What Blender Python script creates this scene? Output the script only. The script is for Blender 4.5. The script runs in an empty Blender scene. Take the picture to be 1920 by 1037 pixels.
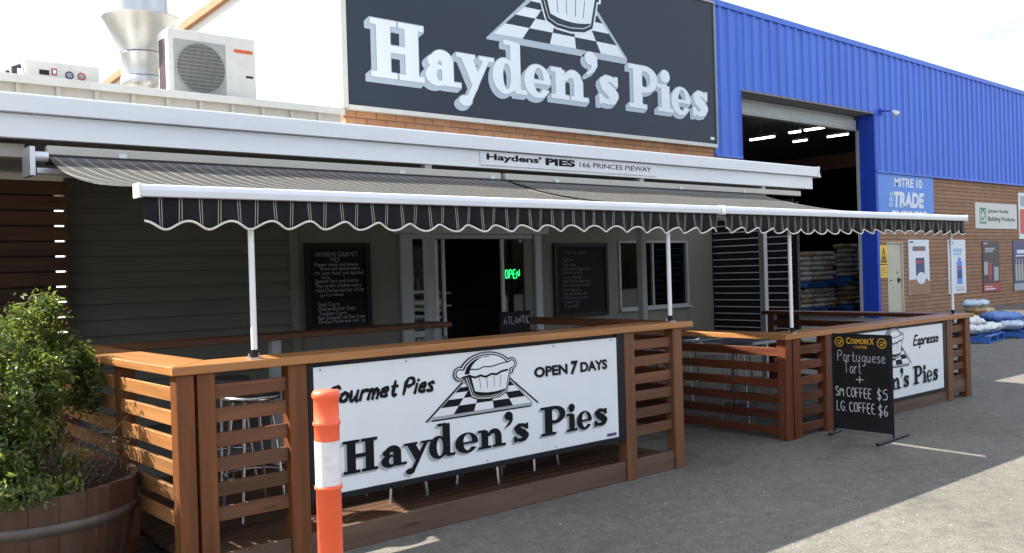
import bpy, bmesh, math, random
import numpy as np
from mathutils import Vector, Matrix
R = math.radians
SC = bpy.context.scene
COL = SC.collection
rng = random.Random(7)

# ------------------------------------------------------------------ camera
cam_d = bpy.data.cameras.new("camera"); cam = bpy.data.objects.new("camera", cam_d); COL.objects.link(cam)
cam_d.sensor_width = 36.0; cam_d.lens = 36.0 * 1741.4 / 1920.0
cam_d.clip_start = 0.05; cam_d.clip_end = 2000
def cam_matrix(yaw, pitch, roll):
    f = Vector((math.sin(yaw)*math.cos(pitch), math.cos(yaw)*math.cos(pitch), math.sin(pitch)))
    r = Vector((math.cos(yaw), -math.sin(yaw), 0)); u = r.cross(f)
    r2 = r*math.cos(roll) + u*math.sin(roll); u2 = -r*math.sin(roll) + u*math.cos(roll)
    return Matrix(((r2.x, u2.x, -f.x), (r2.y, u2.y, -f.y), (r2.z, u2.z, -f.z))).to_4x4()
cam.matrix_world = Matrix.Translation((0, -4.6, 1.55)) @ cam_matrix(0.708498, -0.0052744, -0.0294342)
SC.camera = cam

# ------------------------------------------------------------------ sky and sun
SUN_DIR = Vector((-0.64, 0.82, 1.0)).normalized()          # from the scene towards the sun
EL = math.asin(SUN_DIR.z); AZ = math.atan2(SUN_DIR.x, SUN_DIR.y)
W = bpy.data.worlds.new("World"); SC.world = W; W.use_nodes = True
nt = W.node_tree; nt.nodes.clear()
out = nt.nodes.new('ShaderNodeOutputWorld'); bg = nt.nodes.new('ShaderNodeBackground')
sky = nt.nodes.new('ShaderNodeTexSky'); sky.sky_type = 'NISHITA'; sky.sun_disc = False
sky.sun_elevation = EL; sky.sun_rotation = AZ; sky.air_density = 1.0; sky.dust_density = 1.5
tc = nt.nodes.new('ShaderNodeTexCoord'); mp = nt.nodes.new('ShaderNodeMapping')
mp.inputs['Scale'].default_value = (1.0, 1.0, 3.2); mp.inputs['Location'].default_value = (0.35, 0.1, 0.62)
nz = nt.nodes.new('ShaderNodeTexNoise'); nz.inputs['Scale'].default_value = 2.1; nz.inputs['Detail'].default_value = 7; nz.inputs['Roughness'].default_value = .55
rp = nt.nodes.new('ShaderNodeValToRGB'); rp.color_ramp.elements[0].position = .36; rp.color_ramp.elements[1].position = .50
mx = nt.nodes.new('ShaderNodeMix'); mx.data_type = 'RGBA'
nt.links.new(tc.outputs['Generated'], mp.inputs['Vector']); nt.links.new(mp.outputs[0], nz.inputs['Vector'])
nt.links.new(nz.outputs['Fac'], rp.inputs['Fac']); nt.links.new(rp.outputs['Color'], mx.inputs['Factor'])
nt.links.new(sky.outputs[0], mx.inputs[6]); mx.inputs[7].default_value = (5.9, 6.4, 7.25, 1)
nt.links.new(mx.outputs[2], bg.inputs['Color']); bg.inputs['Strength'].default_value = 0.07
nt.links.new(bg.outputs[0], out.inputs[0])
sun_d = bpy.data.lights.new("sun", 'SUN'); sun = bpy.data.objects.new("sun", sun_d); COL.objects.link(sun)
sun_d.energy = 4.2; sun_d.angle = R(0.5); sun_d.color = (1.0, .94, .84)
sun.rotation_euler = SUN_DIR.to_track_quat('Z', 'Y').to_euler()
SC.view_settings.view_transform = 'Standard'; SC.view_settings.look = 'None'
SC.view_settings.gamma = 1.0; SC.view_settings.exposure = 1.75
SC.render.engine = 'CYCLES'; SC.cycles.max_bounces = 6

# ------------------------------------------------------------------ materials
def new_mat(name):
    m = bpy.data.materials.new(name); m.use_nodes = True
    return m, m.node_tree, m.node_tree.nodes['Principled BSDF']
def N(t, kind, **kw):
    n = t.nodes.new(kind)
    for k, v in kw.items():
        if k in n.inputs.keys(): n.inputs[k].default_value = v
        else: setattr(n, k, v)
    return n
def coords(t, scale=(1, 1, 1), src='Object', rot=(0, 0, 0)):
    c = N(t, 'ShaderNodeTexCoord'); m = N(t, 'ShaderNodeMapping'); m.inputs['Scale'].default_value = scale
    m.inputs['Rotation'].default_value = rot
    t.links.new(c.outputs[src], m.inputs['Vector']); return m.outputs[0]
def ramp(t, fac, stops):
    r = N(t, 'ShaderNodeValToRGB'); e = r.color_ramp.elements
    while len(e) < len(stops): e.new(0.5)
    for i, (p, c) in enumerate(stops):
        e[i].position = p; e[i].color = (c[0], c[1], c[2], 1)
    t.links.new(fac, r.inputs['Fac']); return r.outputs['Color']
def math_(t, op, a, b=None):
    n = N(t, 'ShaderNodeMath', operation=op)
    for i, v in enumerate((a, b)):
        if v is None: continue
        if hasattr(v, 'links'): t.links.new(v, n.inputs[i])
        else: n.inputs[i].default_value = v
    return n.outputs[0]
def bump(t, bs, h, strength, dist=.01):
    b = N(t, 'ShaderNodeBump'); b.inputs['Strength'].default_value = strength; b.inputs['Distance'].default_value = dist
    t.links.new(h, b.inputs['Height']); t.links.new(b.outputs[0], bs.inputs['Normal'])
def mix(t, fac, a, b, mode='MIX'):
    n = N(t, 'ShaderNodeMix', data_type='RGBA', blend_type=mode)
    for i, v in ((0, fac), (6, a), (7, b)):
        if hasattr(v, 'links'): t.links.new(v, n.inputs[i])
        elif i == 0: n.inputs[0].default_value = v
        else: n.inputs[i].default_value = (v[0], v[1], v[2], 1)
    return n.outputs[2]
def plain(name, c, rough=.6, var=.12, scale=6, metal=0, bmp=0, stretch=(1, 1, 1), spec=.5, dirt=0.0):
    m, t, b = new_mat(name)
    v = coords(t, tuple(s*scale for s in stretch))
    n = N(t, 'ShaderNodeTexNoise', Scale=1.0, Detail=6.0, Roughness=.6); t.links.new(v, n.inputs['Vector'])
    lo = tuple(x*(1-var) for x in c); hi = tuple(min(1, x*(1+var)) for x in c)
    colr = ramp(t, n.outputs['Fac'], [(.3, lo), (.7, hi)])
    if dirt:
        n2 = N(t, 'ShaderNodeTexNoise', Scale=2.3, Detail=8.0, Roughness=.7); t.links.new(v, n2.inputs['Vector'])
        f = ramp(t, n2.outputs['Fac'], [(.52, (0, 0, 0)), (.78, (dirt, dirt, dirt))])
        colr = mix(t, f, colr, (.18, .14, .10))
    t.links.new(colr, b.inputs['Base Color'])
    b.inputs['Roughness'].default_value = rough; b.inputs['Metallic'].default_value = metal
    b.inputs['Specular IOR Level'].default_value = spec
    if bmp:
        n3 = N(t, 'ShaderNodeTexNoise', Scale=9.0, Detail=5.0); t.links.new(v, n3.inputs['Vector']); bump(t, b, n3.outputs['Fac'], bmp)
    return m
def wood(name, c1, c2, axis, rough=.5, dark=(.05, .018, .008)):
    m, t, b = new_mat(name)
    s = [14, 14, 14]; s['xyz'.index(axis)] = .9
    v = coords(t, s)
    geo = N(t, 'ShaderNodeNewGeometry')
    off = N(t, 'ShaderNodeVectorMath', operation='ADD'); t.links.new(v, off.inputs[0])
    sc = N(t, 'ShaderNodeVectorMath', operation='SCALE'); t.links.new(geo.outputs['Random Per Island'], sc.inputs['Scale']); sc.inputs[0].default_value = (37, 53, 71)
    t.links.new(sc.outputs[0], off.inputs[1])
    n = N(t, 'ShaderNodeTexNoise', Scale=1.0, Detail=7.0, Roughness=.65, Distortion=.6); t.links.new(off.outputs[0], n.inputs['Vector'])
    g = ramp(t, n.outputs['Fac'], [(.28, c1), (.72, c2)])
    isl = ramp(t, geo.outputs['Random Per Island'], [(0, (.60, .60, .62)), (.5, (.95, .95, .95)), (1, (1.22, 1.16, 1.08))])
    g = mix(t, 1.0, g, isl, 'MULTIPLY')
    n2 = N(t, 'ShaderNodeTexNoise', Scale=.22, Detail=6.0, Roughness=.7); t.links.new(off.outputs[0], n2.inputs['Vector'])
    f = ramp(t, n2.outputs['Fac'], [(.55, (0, 0, 0)), (.8, (.6, .6, .6))])
    g = mix(t, f, g, dark)
    s2 = [26, 26, 26]; s2['xyz'.index(axis)] = 4.2
    vk = N(t, 'ShaderNodeTexVoronoi', Scale=.42); mk = coords(t, s2); ok = N(t, 'ShaderNodeVectorMath', operation='ADD'); t.links.new(mk, ok.inputs[0]); t.links.new(sc.outputs[0], ok.inputs[1]); t.links.new(ok.outputs[0], vk.inputs['Vector'])
    g = mix(t, ramp(t, vk.outputs['Distance'], [(.05, (.85, .85, .85)), (.16, (0, 0, 0))]), g, dark)
    n4 = N(t, 'ShaderNodeTexNoise', Scale=.35, Detail=9.0, Roughness=.75); t.links.new(ok.outputs[0], n4.inputs['Vector'])
    g = mix(t, ramp(t, n4.outputs['Fac'], [(.56, (0, 0, 0)), (.8, (.5, .5, .5))]), g, (.17, .12, .085))
    t.links.new(g, b.inputs['Base Color']); b.inputs['Roughness'].default_value = rough
    b.inputs['Specular IOR Level'].default_value = .35
    bump(t, b, n.outputs['Fac'], .25, .004)
    return m
def glow(name, c, s):
    m, t, b = new_mat(name); b.inputs['Base Color'].default_value = (*c, 1)
    b.inputs['Emission Color'].default_value = (*c, 1); b.inputs['Emission Strength'].default_value = s; return m
def glass(name, tint=(.55, .6, .62), refl=.9):
    m, t, b = new_mat(name); t.nodes.remove(b)
    g = N(t, 'ShaderNodeBsdfGlossy', Roughness=.02); g.inputs['Color'].default_value = (1, 1, 1, 1)
    tr = N(t, 'ShaderNodeBsdfTransparent'); tr.inputs['Color'].default_value = (*tint, 1)
    fr = N(t, 'ShaderNodeFresnel', IOR=1.55); mxs = N(t, 'ShaderNodeMixShader')
    t.links.new(fr.outputs[0], mxs.inputs[0]); t.links.new(tr.outputs[0], mxs.inputs[1]); t.links.new(g.outputs[0], mxs.inputs[2])
    t.links.new(mxs.outputs[0], t.nodes['Material Output'].inputs['Surface']); return m

M = {}
ORANGE1, ORANGE2 = (.078, .025, .008), (.175, .062, .020)
RED1, RED2 = (.066, .017, .007), (.15, .044, .016)
for ax in 'xyz':
    M['rail_'+ax] = wood('oiled_rail_timber_'+ax, (.235, .10, .034), (.40, .195, .075), ax, .42, (.15, .06, .025))
    M['post_'+ax] = wood('oiled_post_timber_'+ax, ORANGE1, ORANGE2, ax)
    M['red_'+ax] = wood('red_stained_timber_'+ax, RED1, RED2, ax)
    M['dull_'+ax] = wood('dull_brown_timber_'+ax, (.085, .034, .016), (.175, .076, .036), ax, .6)
M['screen_wood'] = wood('screen_timber', (.066, .030, .016), (.125, .060, .032), 'x', .6)
M['kick'] = wood('weathered_kick_board_timber', (.070, .042, .030), (.125, .080, .058), 'x', .7)
M['deck'] = wood('deck_timber', (.055, .028, .017), (.12, .06, .034), 'x', .6)
M['white_paint'] = plain('white_paint', (.78, .79, .80), .45, .05, 3, dirt=.25)
M['fascia'] = plain('white_fascia_paint', (.80, .82, .84), .4, .04, 2.5, stretch=(.4, 1, 2), dirt=.10)
M['off_white'] = plain('off_white_paint', (.62, .62, .58), .5, .06, 4, dirt=.2)
M['beige_metal'] = plain('beige_colour_metal', (.52, .49, .43), .45, .06, 3)
M['cream_wall'] = plain('cream_render', (.80, .79, .74), .8, .05, 1)
M['post_grey'] = plain('light_grey_paint', (.36, .37, .37), .5, .06, 5)
M['frame_grey'] = plain('pale_grey_frame_paint', (.44, .45, .45), .5, .05, 5)
M['wall_grey'] = plain('shop_paint_lit_tone', (.185, .175, .142), .7, .08, 3, dirt=.1)  # same paint as the weatherboards, made lighter where more light falls
M['boards'] = plain('shop_paint_shaded_tone', (.135, .130, .100), .6, .1, 2.5, stretch=(.5, 1, 3))  # same paint as the plain wall, made darker where less light falls
M['dark_soffit'] = plain('grey_soffit_paint', (.30, .29, .27), .7, .1, 3)
M['black'] = plain('black_paint', (.008, .008, .009), .5, .2, 6, spec=.25)
M['chalkboard'] = plain('chalkboard_black', (.013, .013, .015), .7, .35, 4, spec=.15)
M['board_gloss'] = plain('glossy_blackboard', (.016, .016, .018), .28, .35, 5)
M['chalk'] = plain('white_chalk', (.62, .62, .62), .9, .25, 60)
M['dull_chalk'] = plain('dull_chalk', (.30, .30, .32), .9, .3, 60)
M['faint_chalk'] = plain('faint_chalk', (.13, .13, .14), .9, .3, 60)
M['alu'] = plain('aluminium', (.62, .64, .67), .35, .05, 5, metal=.6)
M['white_alu'] = plain('white_powder_coat', (.72, .75, .80), .3, .04, 5)
M['steel'] = plain('chromed_steel', (.55, .55, .56), .25, .1, 8, metal=.9)
M['galv'] = None
M['dark'] = plain('dark_interior', (.014, .013, .013), .9, .2, 1)  # near-black so rooms behind the glass look dark; gloom put in the colour
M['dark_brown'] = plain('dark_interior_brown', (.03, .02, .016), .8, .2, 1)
M['sign_black'] = plain('navy_black_sign_panel', (.022, .031, .050), .4, .10, .6, spec=.3)
M['sign_white'] = plain('sign_white', (.74, .80, .86), .5, .03, 2)
M['sign_side'] = plain('sign_pale_grey_blue', (.42, .50, .58), .5, .04, 2)
M['banner_white'] = plain('banner_white', (.74, .765, .79), .38, .035, 1.3, dirt=.10, bmp=.05)
M['ink'] = plain('black_ink', (.007, .007, .008), .6, .1, 5, spec=.15)
M['ink_grey'] = plain('grey_ink', (.36, .40, .43), .5, .05, 5)
M['frame_black'] = plain('black_metal_frame', (.010, .011, .017), .4, .2, 5, spec=.25)
M['yellow'] = plain('yellow_orange_print', (.80, .42, .03), .5, .05, 5)
M['orange'] = plain('orange_plastic', (.92, .125, .045), .45, .08, 7, dirt=.28, bmp=.05)
M['reflect'] = plain('white_reflective_band', (.74, .72, .73), .35, .08, 14, dirt=.3, bmp=.12)
M['blue_dark'] = plain('deep_blue_paint', (.012, .055, .45), .5, .08, 2)
M['blue_light'] = plain('mid_blue_sign', (.11, .27, .74), .5, .04, 1)
M['blue_pale'] = plain('pale_blue_print', (.30, .50, .75), .5, .04, 3)
M['door_cream'] = plain('cream_door_paint', (.50, .48, .37), .5, .08, 2, dirt=.2)
M['warn_yellow'] = plain('warning_yellow', (.78, .50, .04), .5, .06, 4)
M['paper_white'] = plain('poster_white', (.72, .76, .82), .5, .04, 2)
M['maroon'] = plain('poster_maroon', (.055, .025, .035), .45, .15, 2)
M['poster_red'] = plain('poster_red', (.42, .05, .05), .5, .1, 4)
M['navy'] = plain('poster_navy', (.05, .045, .16), .45, .15, 3)
M['cardboard'] = plain('brown_cardboard', (.34, .20, .125), .8, .15, 4)
M['green_print'] = plain('green_print', (.05, .20, .11), .5, .1, 4)
M['pallet_blue'] = plain('blue_pallet_paint', (.03, .13, .42), .6, .25, 5)
M['bag_white'] = plain('white_plastic_bag', (.68, .69, .68), .45, .15, 6, bmp=.3)
M['bag_blue'] = plain('blue_plastic_bag', (.10, .20, .48), .4, .25, 7, bmp=.3)
M['bag_pale'] = plain('pale_blue_plastic_bag', (.46, .56, .66), .4, .25, 7, bmp=.3)
M['bag_tan'] = plain('tan_paper_bag', (.42, .31, .16), .7, .2, 7, bmp=.3)
M['bag_green'] = plain('green_plastic_bag', (.16, .20, .15), .5, .3, 7, bmp=.3)
M['bag_grey'] = plain('grey_cement_bag', (.50, .48, .43), .8, .3, 3, bmp=.3)
M['red_plastic'] = plain('red_plastic', (.35, .02, .02), .4, .1, 4)
M['soil'] = plain('potting_soil', (.035, .022, .014), .95, .4, 20, bmp=.8)
M['hoop'] = plain('rusty_steel_hoop', (.10, .085, .075), .55, .35, 10, metal=.4)
M['twig'] = plain('dry_twig', (.12, .085, .06), .8, .3, 20)
M['neon'] = glow('green_neon', (.02, 1.0, .22), .7)
M['strip'] = glow('strip_light_tube', (1.0, .97, .9), 3.0)
M['glass'] = glass('window_glass')
M['rust_beam'] = plain('red_brown_steel', (.16, .07, .045), .7, .2, 1)
M['marking'] = plain('worn_white_line_paint', (.42, .42, .40), .8, .4, 9)
M['patch'] = plain('pale_stain', (.36, .34, .29), .9, .35, 12)

def m_asphalt():
    m, t, b = new_mat('asphalt')
    v = coords(t, (1, 1, 1))
    n1 = N(t, 'ShaderNodeTexNoise', Scale=.55, Detail=7.0, Roughness=.62); t.links.new(v, n1.inputs['Vector'])
    n2 = N(t, 'ShaderNodeTexVoronoi', Scale=110.0); t.links.new(v, n2.inputs['Vector'])
    n3 = N(t, 'ShaderNodeTexNoise', Scale=170.0, Detail=3.0); t.links.new(v, n3.inputs['Vector'])
    n4 = N(t, 'ShaderNodeTexNoise', Scale=9.0, Detail=6.0, Roughness=.7); t.links.new(v, n4.inputs['Vector'])
    a = ramp(t, n1.outputs['Fac'], [(.3, (.132, .122, .107)), (.7, (.178, .167, .148))])
    sp = ramp(t, n2.outputs['Color'], [(.10, (.62, .61, .60)), (.38, (.95, .95, .95)), (.75, (1.05, 1.05, 1.03)), (.95, (1.35, 1.32, 1.26))])
    a = mix(t, 1.0, a, sp, 'MULTIPLY')
    f = ramp(t, n4.outputs['Fac'], [(.40, (.86, .86, .86)), (.62, (1.08, 1.08, 1.08))])
    a = mix(t, 1.0, a, f, 'MULTIPLY')
    n5 = N(t, 'ShaderNodeTexNoise', Scale=2.6, Detail=9.0, Roughness=.72); t.links.new(v, n5.inputs['Vector'])
    st = ramp(t, n5.outputs['Fac'], [(.63, (0, 0, 0)), (.72, (.42, .42, .42))])
    a = mix(t, st, a, (.27, .26, .235))
    n6 = N(t, 'ShaderNodeTexNoise', Scale=.9, Detail=8.0, Roughness=.6, Distortion=1.2); t.links.new(v, n6.inputs['Vector'])
    a = mix(t, ramp(t, n6.outputs['Fac'], [(.58, (0, 0, 0)), (.70, (.45, .45, .45))]), a, (.06, .056, .05))
    vc = N(t, 'ShaderNodeTexVoronoi', Scale=.55, feature='DISTANCE_TO_EDGE'); nw = N(t, 'ShaderNodeTexNoise', Scale=3.5, Detail=6.0); t.links.new(v, nw.inputs['Vector'])
    wv = N(t, 'ShaderNodeVectorMath', operation='MULTIPLY_ADD'); t.links.new(nw.outputs['Color'], wv.inputs[0]); wv.inputs[1].default_value = (.5, .5, .5); t.links.new(v, wv.inputs[2]); t.links.new(wv.outputs[0], vc.inputs['Vector'])
    a = mix(t, ramp(t, vc.outputs['Distance'], [(.002, (.22, .22, .22)), (.008, (0, 0, 0))]), a, (.05, .047, .042))
    t.links.new(a, b.inputs['Base Color']); b.inputs['Roughness'].default_value = .9; b.inputs['Specular IOR Level'].default_value = .25
    h = math_(t, 'ADD', n2.outputs['Distance'], n3.outputs['Fac']); bump(t, b, h, .35, .004)
    return m
M['asphalt'] = m_asphalt()

def m_awning():
    m, t, b = new_mat('striped_awning_canvas')
    c = N(t, 'ShaderNodeTexCoord'); s = N(t, 'ShaderNodeSeparateXYZ'); t.links.new(c.outputs['Object'], s.inputs[0])
    x = math_(t, 'FRACT', math_(t, 'DIVIDE', math_(t, 'ADD', s.outputs[0], 40.0), .1015))
    a1 = math_(t, 'LESS_THAN', math_(t, 'ABSOLUTE', math_(t, 'SUBTRACT', x, .435)), .0135)
    a2 = math_(t, 'LESS_THAN', math_(t, 'ABSOLUTE', math_(t, 'SUBTRACT', x, .565)), .0135)
    f = math_(t, 'MAXIMUM', a1, a2)
    n = N(t, 'ShaderNodeTexNoise', Scale=2.2, Detail=6.0); t.links.new(c.outputs['Object'], n.inputs['Vector'])
    base = ramp(t, n.outputs['Fac'], [(.3, (.011, .011, .014)), (.7, (.018, .018, .020))])
    colr = mix(t, f, base, (.52, .48, .37))
    t.links.new(colr, b.inputs['Base Color']); b.inputs['Roughness'].default_value = .75
    b.inputs['Specular IOR Level'].default_value = .12
    b.inputs['Sheen Weight'].default_value = .18; b.inputs['Sheen Roughness'].default_value = .35; b.inputs['Sheen Tint'].default_value = (1, .95, .88, 1)
    return m
M['awning'] = m_awning()
M['edging'] = plain('cream_edging_tape', (.72, .71, .66), .7, .05, 8)

def m_brick(name, bw, c1, c2, mo):
    m, t, b = new_mat(name)
    c = N(t, 'ShaderNodeTexCoord'); s = N(t, 'ShaderNodeSeparateXYZ'); t.links.new(c.outputs['Object'], s.inputs[0])
    k = N(t, 'ShaderNodeCombineXYZ'); t.links.new(math_(t, 'ADD', s.outputs[0], s.outputs[1]), k.inputs[0]); t.links.new(s.outputs[2], k.inputs[1])
    br = N(t, 'ShaderNodeTexBrick'); t.links.new(k.outputs[0], br.inputs['Vector'])
    br.inputs['Scale'].default_value = 1.0; br.inputs['Brick Width'].default_value = bw; br.inputs['Row Height'].default_value = .112
    br.inputs['Mortar Size'].default_value = .0085; br.inputs['Mortar Smooth'].default_value = .2
    br.inputs['Color1'].default_value = (*c1, 1); br.inputs['Color2'].default_value = (*c2, 1); br.inputs['Mortar'].default_value = (*mo, 1)
    n = N(t, 'ShaderNodeTexNoise', Scale=3.0, Detail=8.0, Roughness=.7); t.links.new(c.outputs['Object'], n.inputs['Vector'])
    f = ramp(t, n.outputs['Fac'], [(.3, (.8, .8, .8)), (.7, (1.12, 1.12, 1.12))])
    t.links.new(mix(t, 1.0, br.outputs['Color'], f, 'MULTIPLY'), b.inputs['Base Color']); b.inputs['Roughness'].default_value = .85
    inv = math_(t, 'SUBTRACT', 1.0, br.outputs['Fac']); bump(t, b, inv, .8, .012)
    return m
M['brick'] = m_brick('tan_brickwork', .37, (.42, .20, .10), (.52, .27, .14), (.20, .10, .06))
M['brick_far'] = m_brick('raked_joint_brickwork', 2.9, (.31, .168, .095), (.36, .20, .118), (.115, .06, .038))

def m_clad():
    m, t, b = new_mat('blue_steel_cladding')
    v = coords(t, (2.4, 1, .22))
    n = N(t, 'ShaderNodeTexNoise', Scale=1.7, Detail=6.0, Roughness=.6); t.links.new(v, n.inputs['Vector'])
    t.links.new(ramp(t, n.outputs['Fac'], [(.25, (.040, .125, .56)), (.75, (.066, .18, .74))]), b.inputs['Base Color'])
    b.inputs['Roughness'].default_value = .42; return m
M['clad'] = m_clad()

def m_galv():
    m, t, b = new_mat('galvanised_sheet')
    v = coords(t, (5, 5, .8))
    n = N(t, 'ShaderNodeTexNoise', Scale=2.0, Detail=5.0); t.links.new(v, n.inputs['Vector'])
    t.links.new(ramp(t, n.outputs['Fac'], [(.3, (.46, .47, .48)), (.7, (.58, .585, .59))]), b.inputs['Base Color'])
    b.inputs['Metallic'].default_value = .8; b.inputs['Roughness'].default_value = .36; return m
M['galv'] = m_galv()

def m_leaf(name, stops):
    m, t, b = new_mat(name)
    g = N(t, 'ShaderNodeNewGeometry')
    t.links.new(ramp(t, g.outputs['Random Per Island'], stops), b.inputs['Base Color'])
    b.inputs['Roughness'].default_value = .32; b.inputs['Specular IOR Level'].default_value = .6
    tr = N(t, 'ShaderNodeBsdfTranslucent'); tr.inputs['Color'].default_value = (.26, .34, .05, 1)
    ms = N(t, 'ShaderNodeMixShader'); ms.inputs[0].default_value = .38
    t.links.new(b.outputs[0], ms.inputs[1]); t.links.new(tr.outputs[0], ms.inputs[2]); t.links.new(ms.outputs[0], t.nodes['Material Output'].inputs['Surface'])
    return m
M['leaf'] = m_leaf('green_leaves', [(0, (.014, .040, .009)), (.55, (.045, .088, .018)), (.85, (.12, .155, .035)), (1, (.25, .26, .075))])
M['leaf_y'] = m_leaf('yellowing_leaves', [(0, (.25, .20, .03)), (.6, (.40, .24, .03)), (1, (.5, .30, .05))])
M['leaf_d'] = m_leaf('dry_leaves', [(0, (.20, .14, .08)), (1, (.36, .28, .18))])
def m_barrel():
    m, t, b = new_mat('barrel_staves')
    c = N(t, 'ShaderNodeTexCoord'); v = coords(t, (9, 9, 1.3))
    n = N(t, 'ShaderNodeTexNoise', Scale=1.0, Detail=7.0, Roughness=.65); t.links.new(v, n.inputs['Vector'])
    g = N(t, 'ShaderNodeNewGeometry')
    a = ramp(t, n.outputs['Fac'], [(.3, (.040, .018, .010)), (.7, (.098, .044, .024))])
    a = mix(t, 1.0, a, ramp(t, g.outputs['Random Per Island'], [(0, (.7, .7, .7)), (1, (1.2, 1.15, 1.1))]), 'MULTIPLY')
    n2 = N(t, 'ShaderNodeTexNoise', Scale=.5, Detail=9.0, Roughness=.75); t.links.new(v, n2.inputs['Vector'])
    a = mix(t, ramp(t, n2.outputs['Fac'], [(.5, (0, 0, 0)), (.75, (.6, .6, .6))]), a, (.10, .08, .065))
    t.links.new(a, b.inputs['Base Color']); b.inputs['Roughness'].default_value = .6; bump(t, b, n.outputs['Fac'], .3, .004); return m
M['barrel'] = m_barrel()

# ------------------------------------------------------------------ mesh building
ORG = {}
class MB:
    def __init__(s): s.v = []; s.f = []; s.sm = []
    def add(s, vs, fs, smooth=False):
        k = len(s.v); s.v += [tuple(v) for v in vs]; s.f += [tuple(i+k for i in f) for f in fs]; s.sm += [smooth]*len(fs); return s
    def box(s, x0, y0, z0, x1, y1, z1):
        vs = [(x0, y0, z0), (x1, y0, z0), (x1, y1, z0), (x0, y1, z0), (x0, y0, z1), (x1, y0, z1), (x1, y1, z1), (x0, y1, z1)]
        return s.add(vs, [(0, 3, 2, 1), (4, 5, 6, 7), (0, 1, 5, 4), (1, 2, 6, 5), (2, 3, 7, 6), (3, 0, 4, 7)])
    def prism(s, poly, axis, a0, a1):                 # polygon in the two other axes, extruded along axis
        n = len(poly)
        def P(p, a): return {'x': (a, p[0], p[1]), 'y': (p[0], a, p[1]), 'z': (p[0], p[1], a)}[axis]
        vs = [P(p, a0) for p in poly] + [P(p, a1) for p in poly]
        fs = [tuple(range(n))[::-1], tuple(range(n, 2*n))] + [(i, (i+1) % n, n+(i+1) % n, n+i) for i in range(n)]
        return s.add(vs, fs)
    def tube(s, pts, r, n=10, cap=True, r1=None):
        pts = [Vector(p) for p in pts]; m = len(pts); rings = []
        prev = None
        for i, p in enumerate(pts):
            d = (pts[min(i+1, m-1)] - pts[max(i-1, 0)]).normalized()
            if prev is None:
                a = d.orthogonal().normalized()
            else:
                a = (prev - d*prev.dot(d)).normalized()
            prev = a; b = d.cross(a)
            rr = r if r1 is None else r + (r1-r)*i/(m-1)
            rings.append([p + (a*math.cos(2*math.pi*k/n) + b*math.sin(2*math.pi*k/n))*rr for k in range(n)])
        vs = [q for ring in rings for q in ring]; fs = []
        for i in range(m-1):
            for k in range(n): fs.append((i*n+k, i*n+(k+1) % n, (i+1)*n+(k+1) % n, (i+1)*n+k))
        s.add(vs, fs, True)
        if cap:
            s.add(rings[0], [tuple(range(n))[::-1]]); s.add(rings[-1], [tuple(range(n))])
        return s
    def lathe(s, prof, c=(0, 0, 0), n=32, cap=True, smooth=True):
        vs = []; fs = []
        for r, z in prof:
            for k in range(n): vs.append((c[0]+r*math.cos(2*math.pi*k/n), c[1]+r*math.sin(2*math.pi*k/n), c[2]+z))
        m = len(prof)
        for i in range(m-1):
            for k in range(n): fs.append((i*n+k, i*n+(k+1) % n, (i+1)*n+(k+1) % n, (i+1)*n+k))
        s.add(vs, fs, smooth)
        if cap:
            s.add(vs[:n], [tuple(range(n))[::-1]]); s.add(vs[-n:], [tuple(range(n))])
        return s
    def lathe_dir(s, prof, c, d, n=24):
        q = Vector((0, 0, 1)).rotation_difference(Vector(d).normalized()); t = MB().lathe(prof, (0, 0, 0), n, False)
        return s.add([Vector(c)+q @ Vector(v) for v in t.v], t.f, True)
    def build(s, name, mat, parent=None, bevel=0, origin=None, label=None):
        me = bpy.data.meshes.new(name)
        o0 = ORG[parent.name] if parent else Vector(origin or (0, 0, 0))
        me.from_pydata([(v[0]-o0.x, v[1]-o0.y, v[2]-o0.z) for v in s.v], [], s.f)
        me.polygons.foreach_set('use_smooth', s.sm)
        bm = bmesh.new(); bm.from_mesh(me)
        if bevel:
            bmesh.ops.recalc_face_normals(bm, faces=bm.faces)
            es = [e for e in bm.edges if len(e.link_faces) == 2 and e.calc_face_angle(0) > .5]
            bmesh.ops.bevel(bm, geom=es, offset=bevel, segments=1, affect='EDGES')
        bm.to_mesh(me); bm.free()
        me.update()
        ob = bpy.data.objects.new(name, me); COL.objects.link(ob)
        if isinstance(mat, str): mat = M[mat]
        me.materials.append(mat)
        if parent: ob.parent = parent
        else: ob.location = o0
        ORG[ob.name] = o0
        if label: ob['label'] = label
        return ob
def thing(name, label, cat, loc=(0, 0, 0), group=None):
    o = bpy.data.objects.new(name, None); COL.objects.link(o); o.location = loc; o.empty_display_size = .1
    o['label'] = label; o['category'] = cat
    if group: o['group'] = group
    ORG[o.name] = Vector(loc); return o
def tag(o, label, cat, group=None):
    o['label'] = label; o['category'] = cat
    if group: o['group'] = group
    return o
def struct(o): o['kind'] = 'structure'; return o
def dup(root, loc, label, rz=0):
    def cp(o, par):
        c = o.copy(); COL.objects.link(c); c.parent = par
        for ch in o.children: cp(ch, c)
        return c
    r = cp(root, None); r.location = loc; r.rotation_euler = (0, 0, rz); r['label'] = label; return r
def box_part(name, mat, parent, b, bevel=0, **kw): return MB().box(*b).build(name, mat, parent, bevel, **kw)

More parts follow.
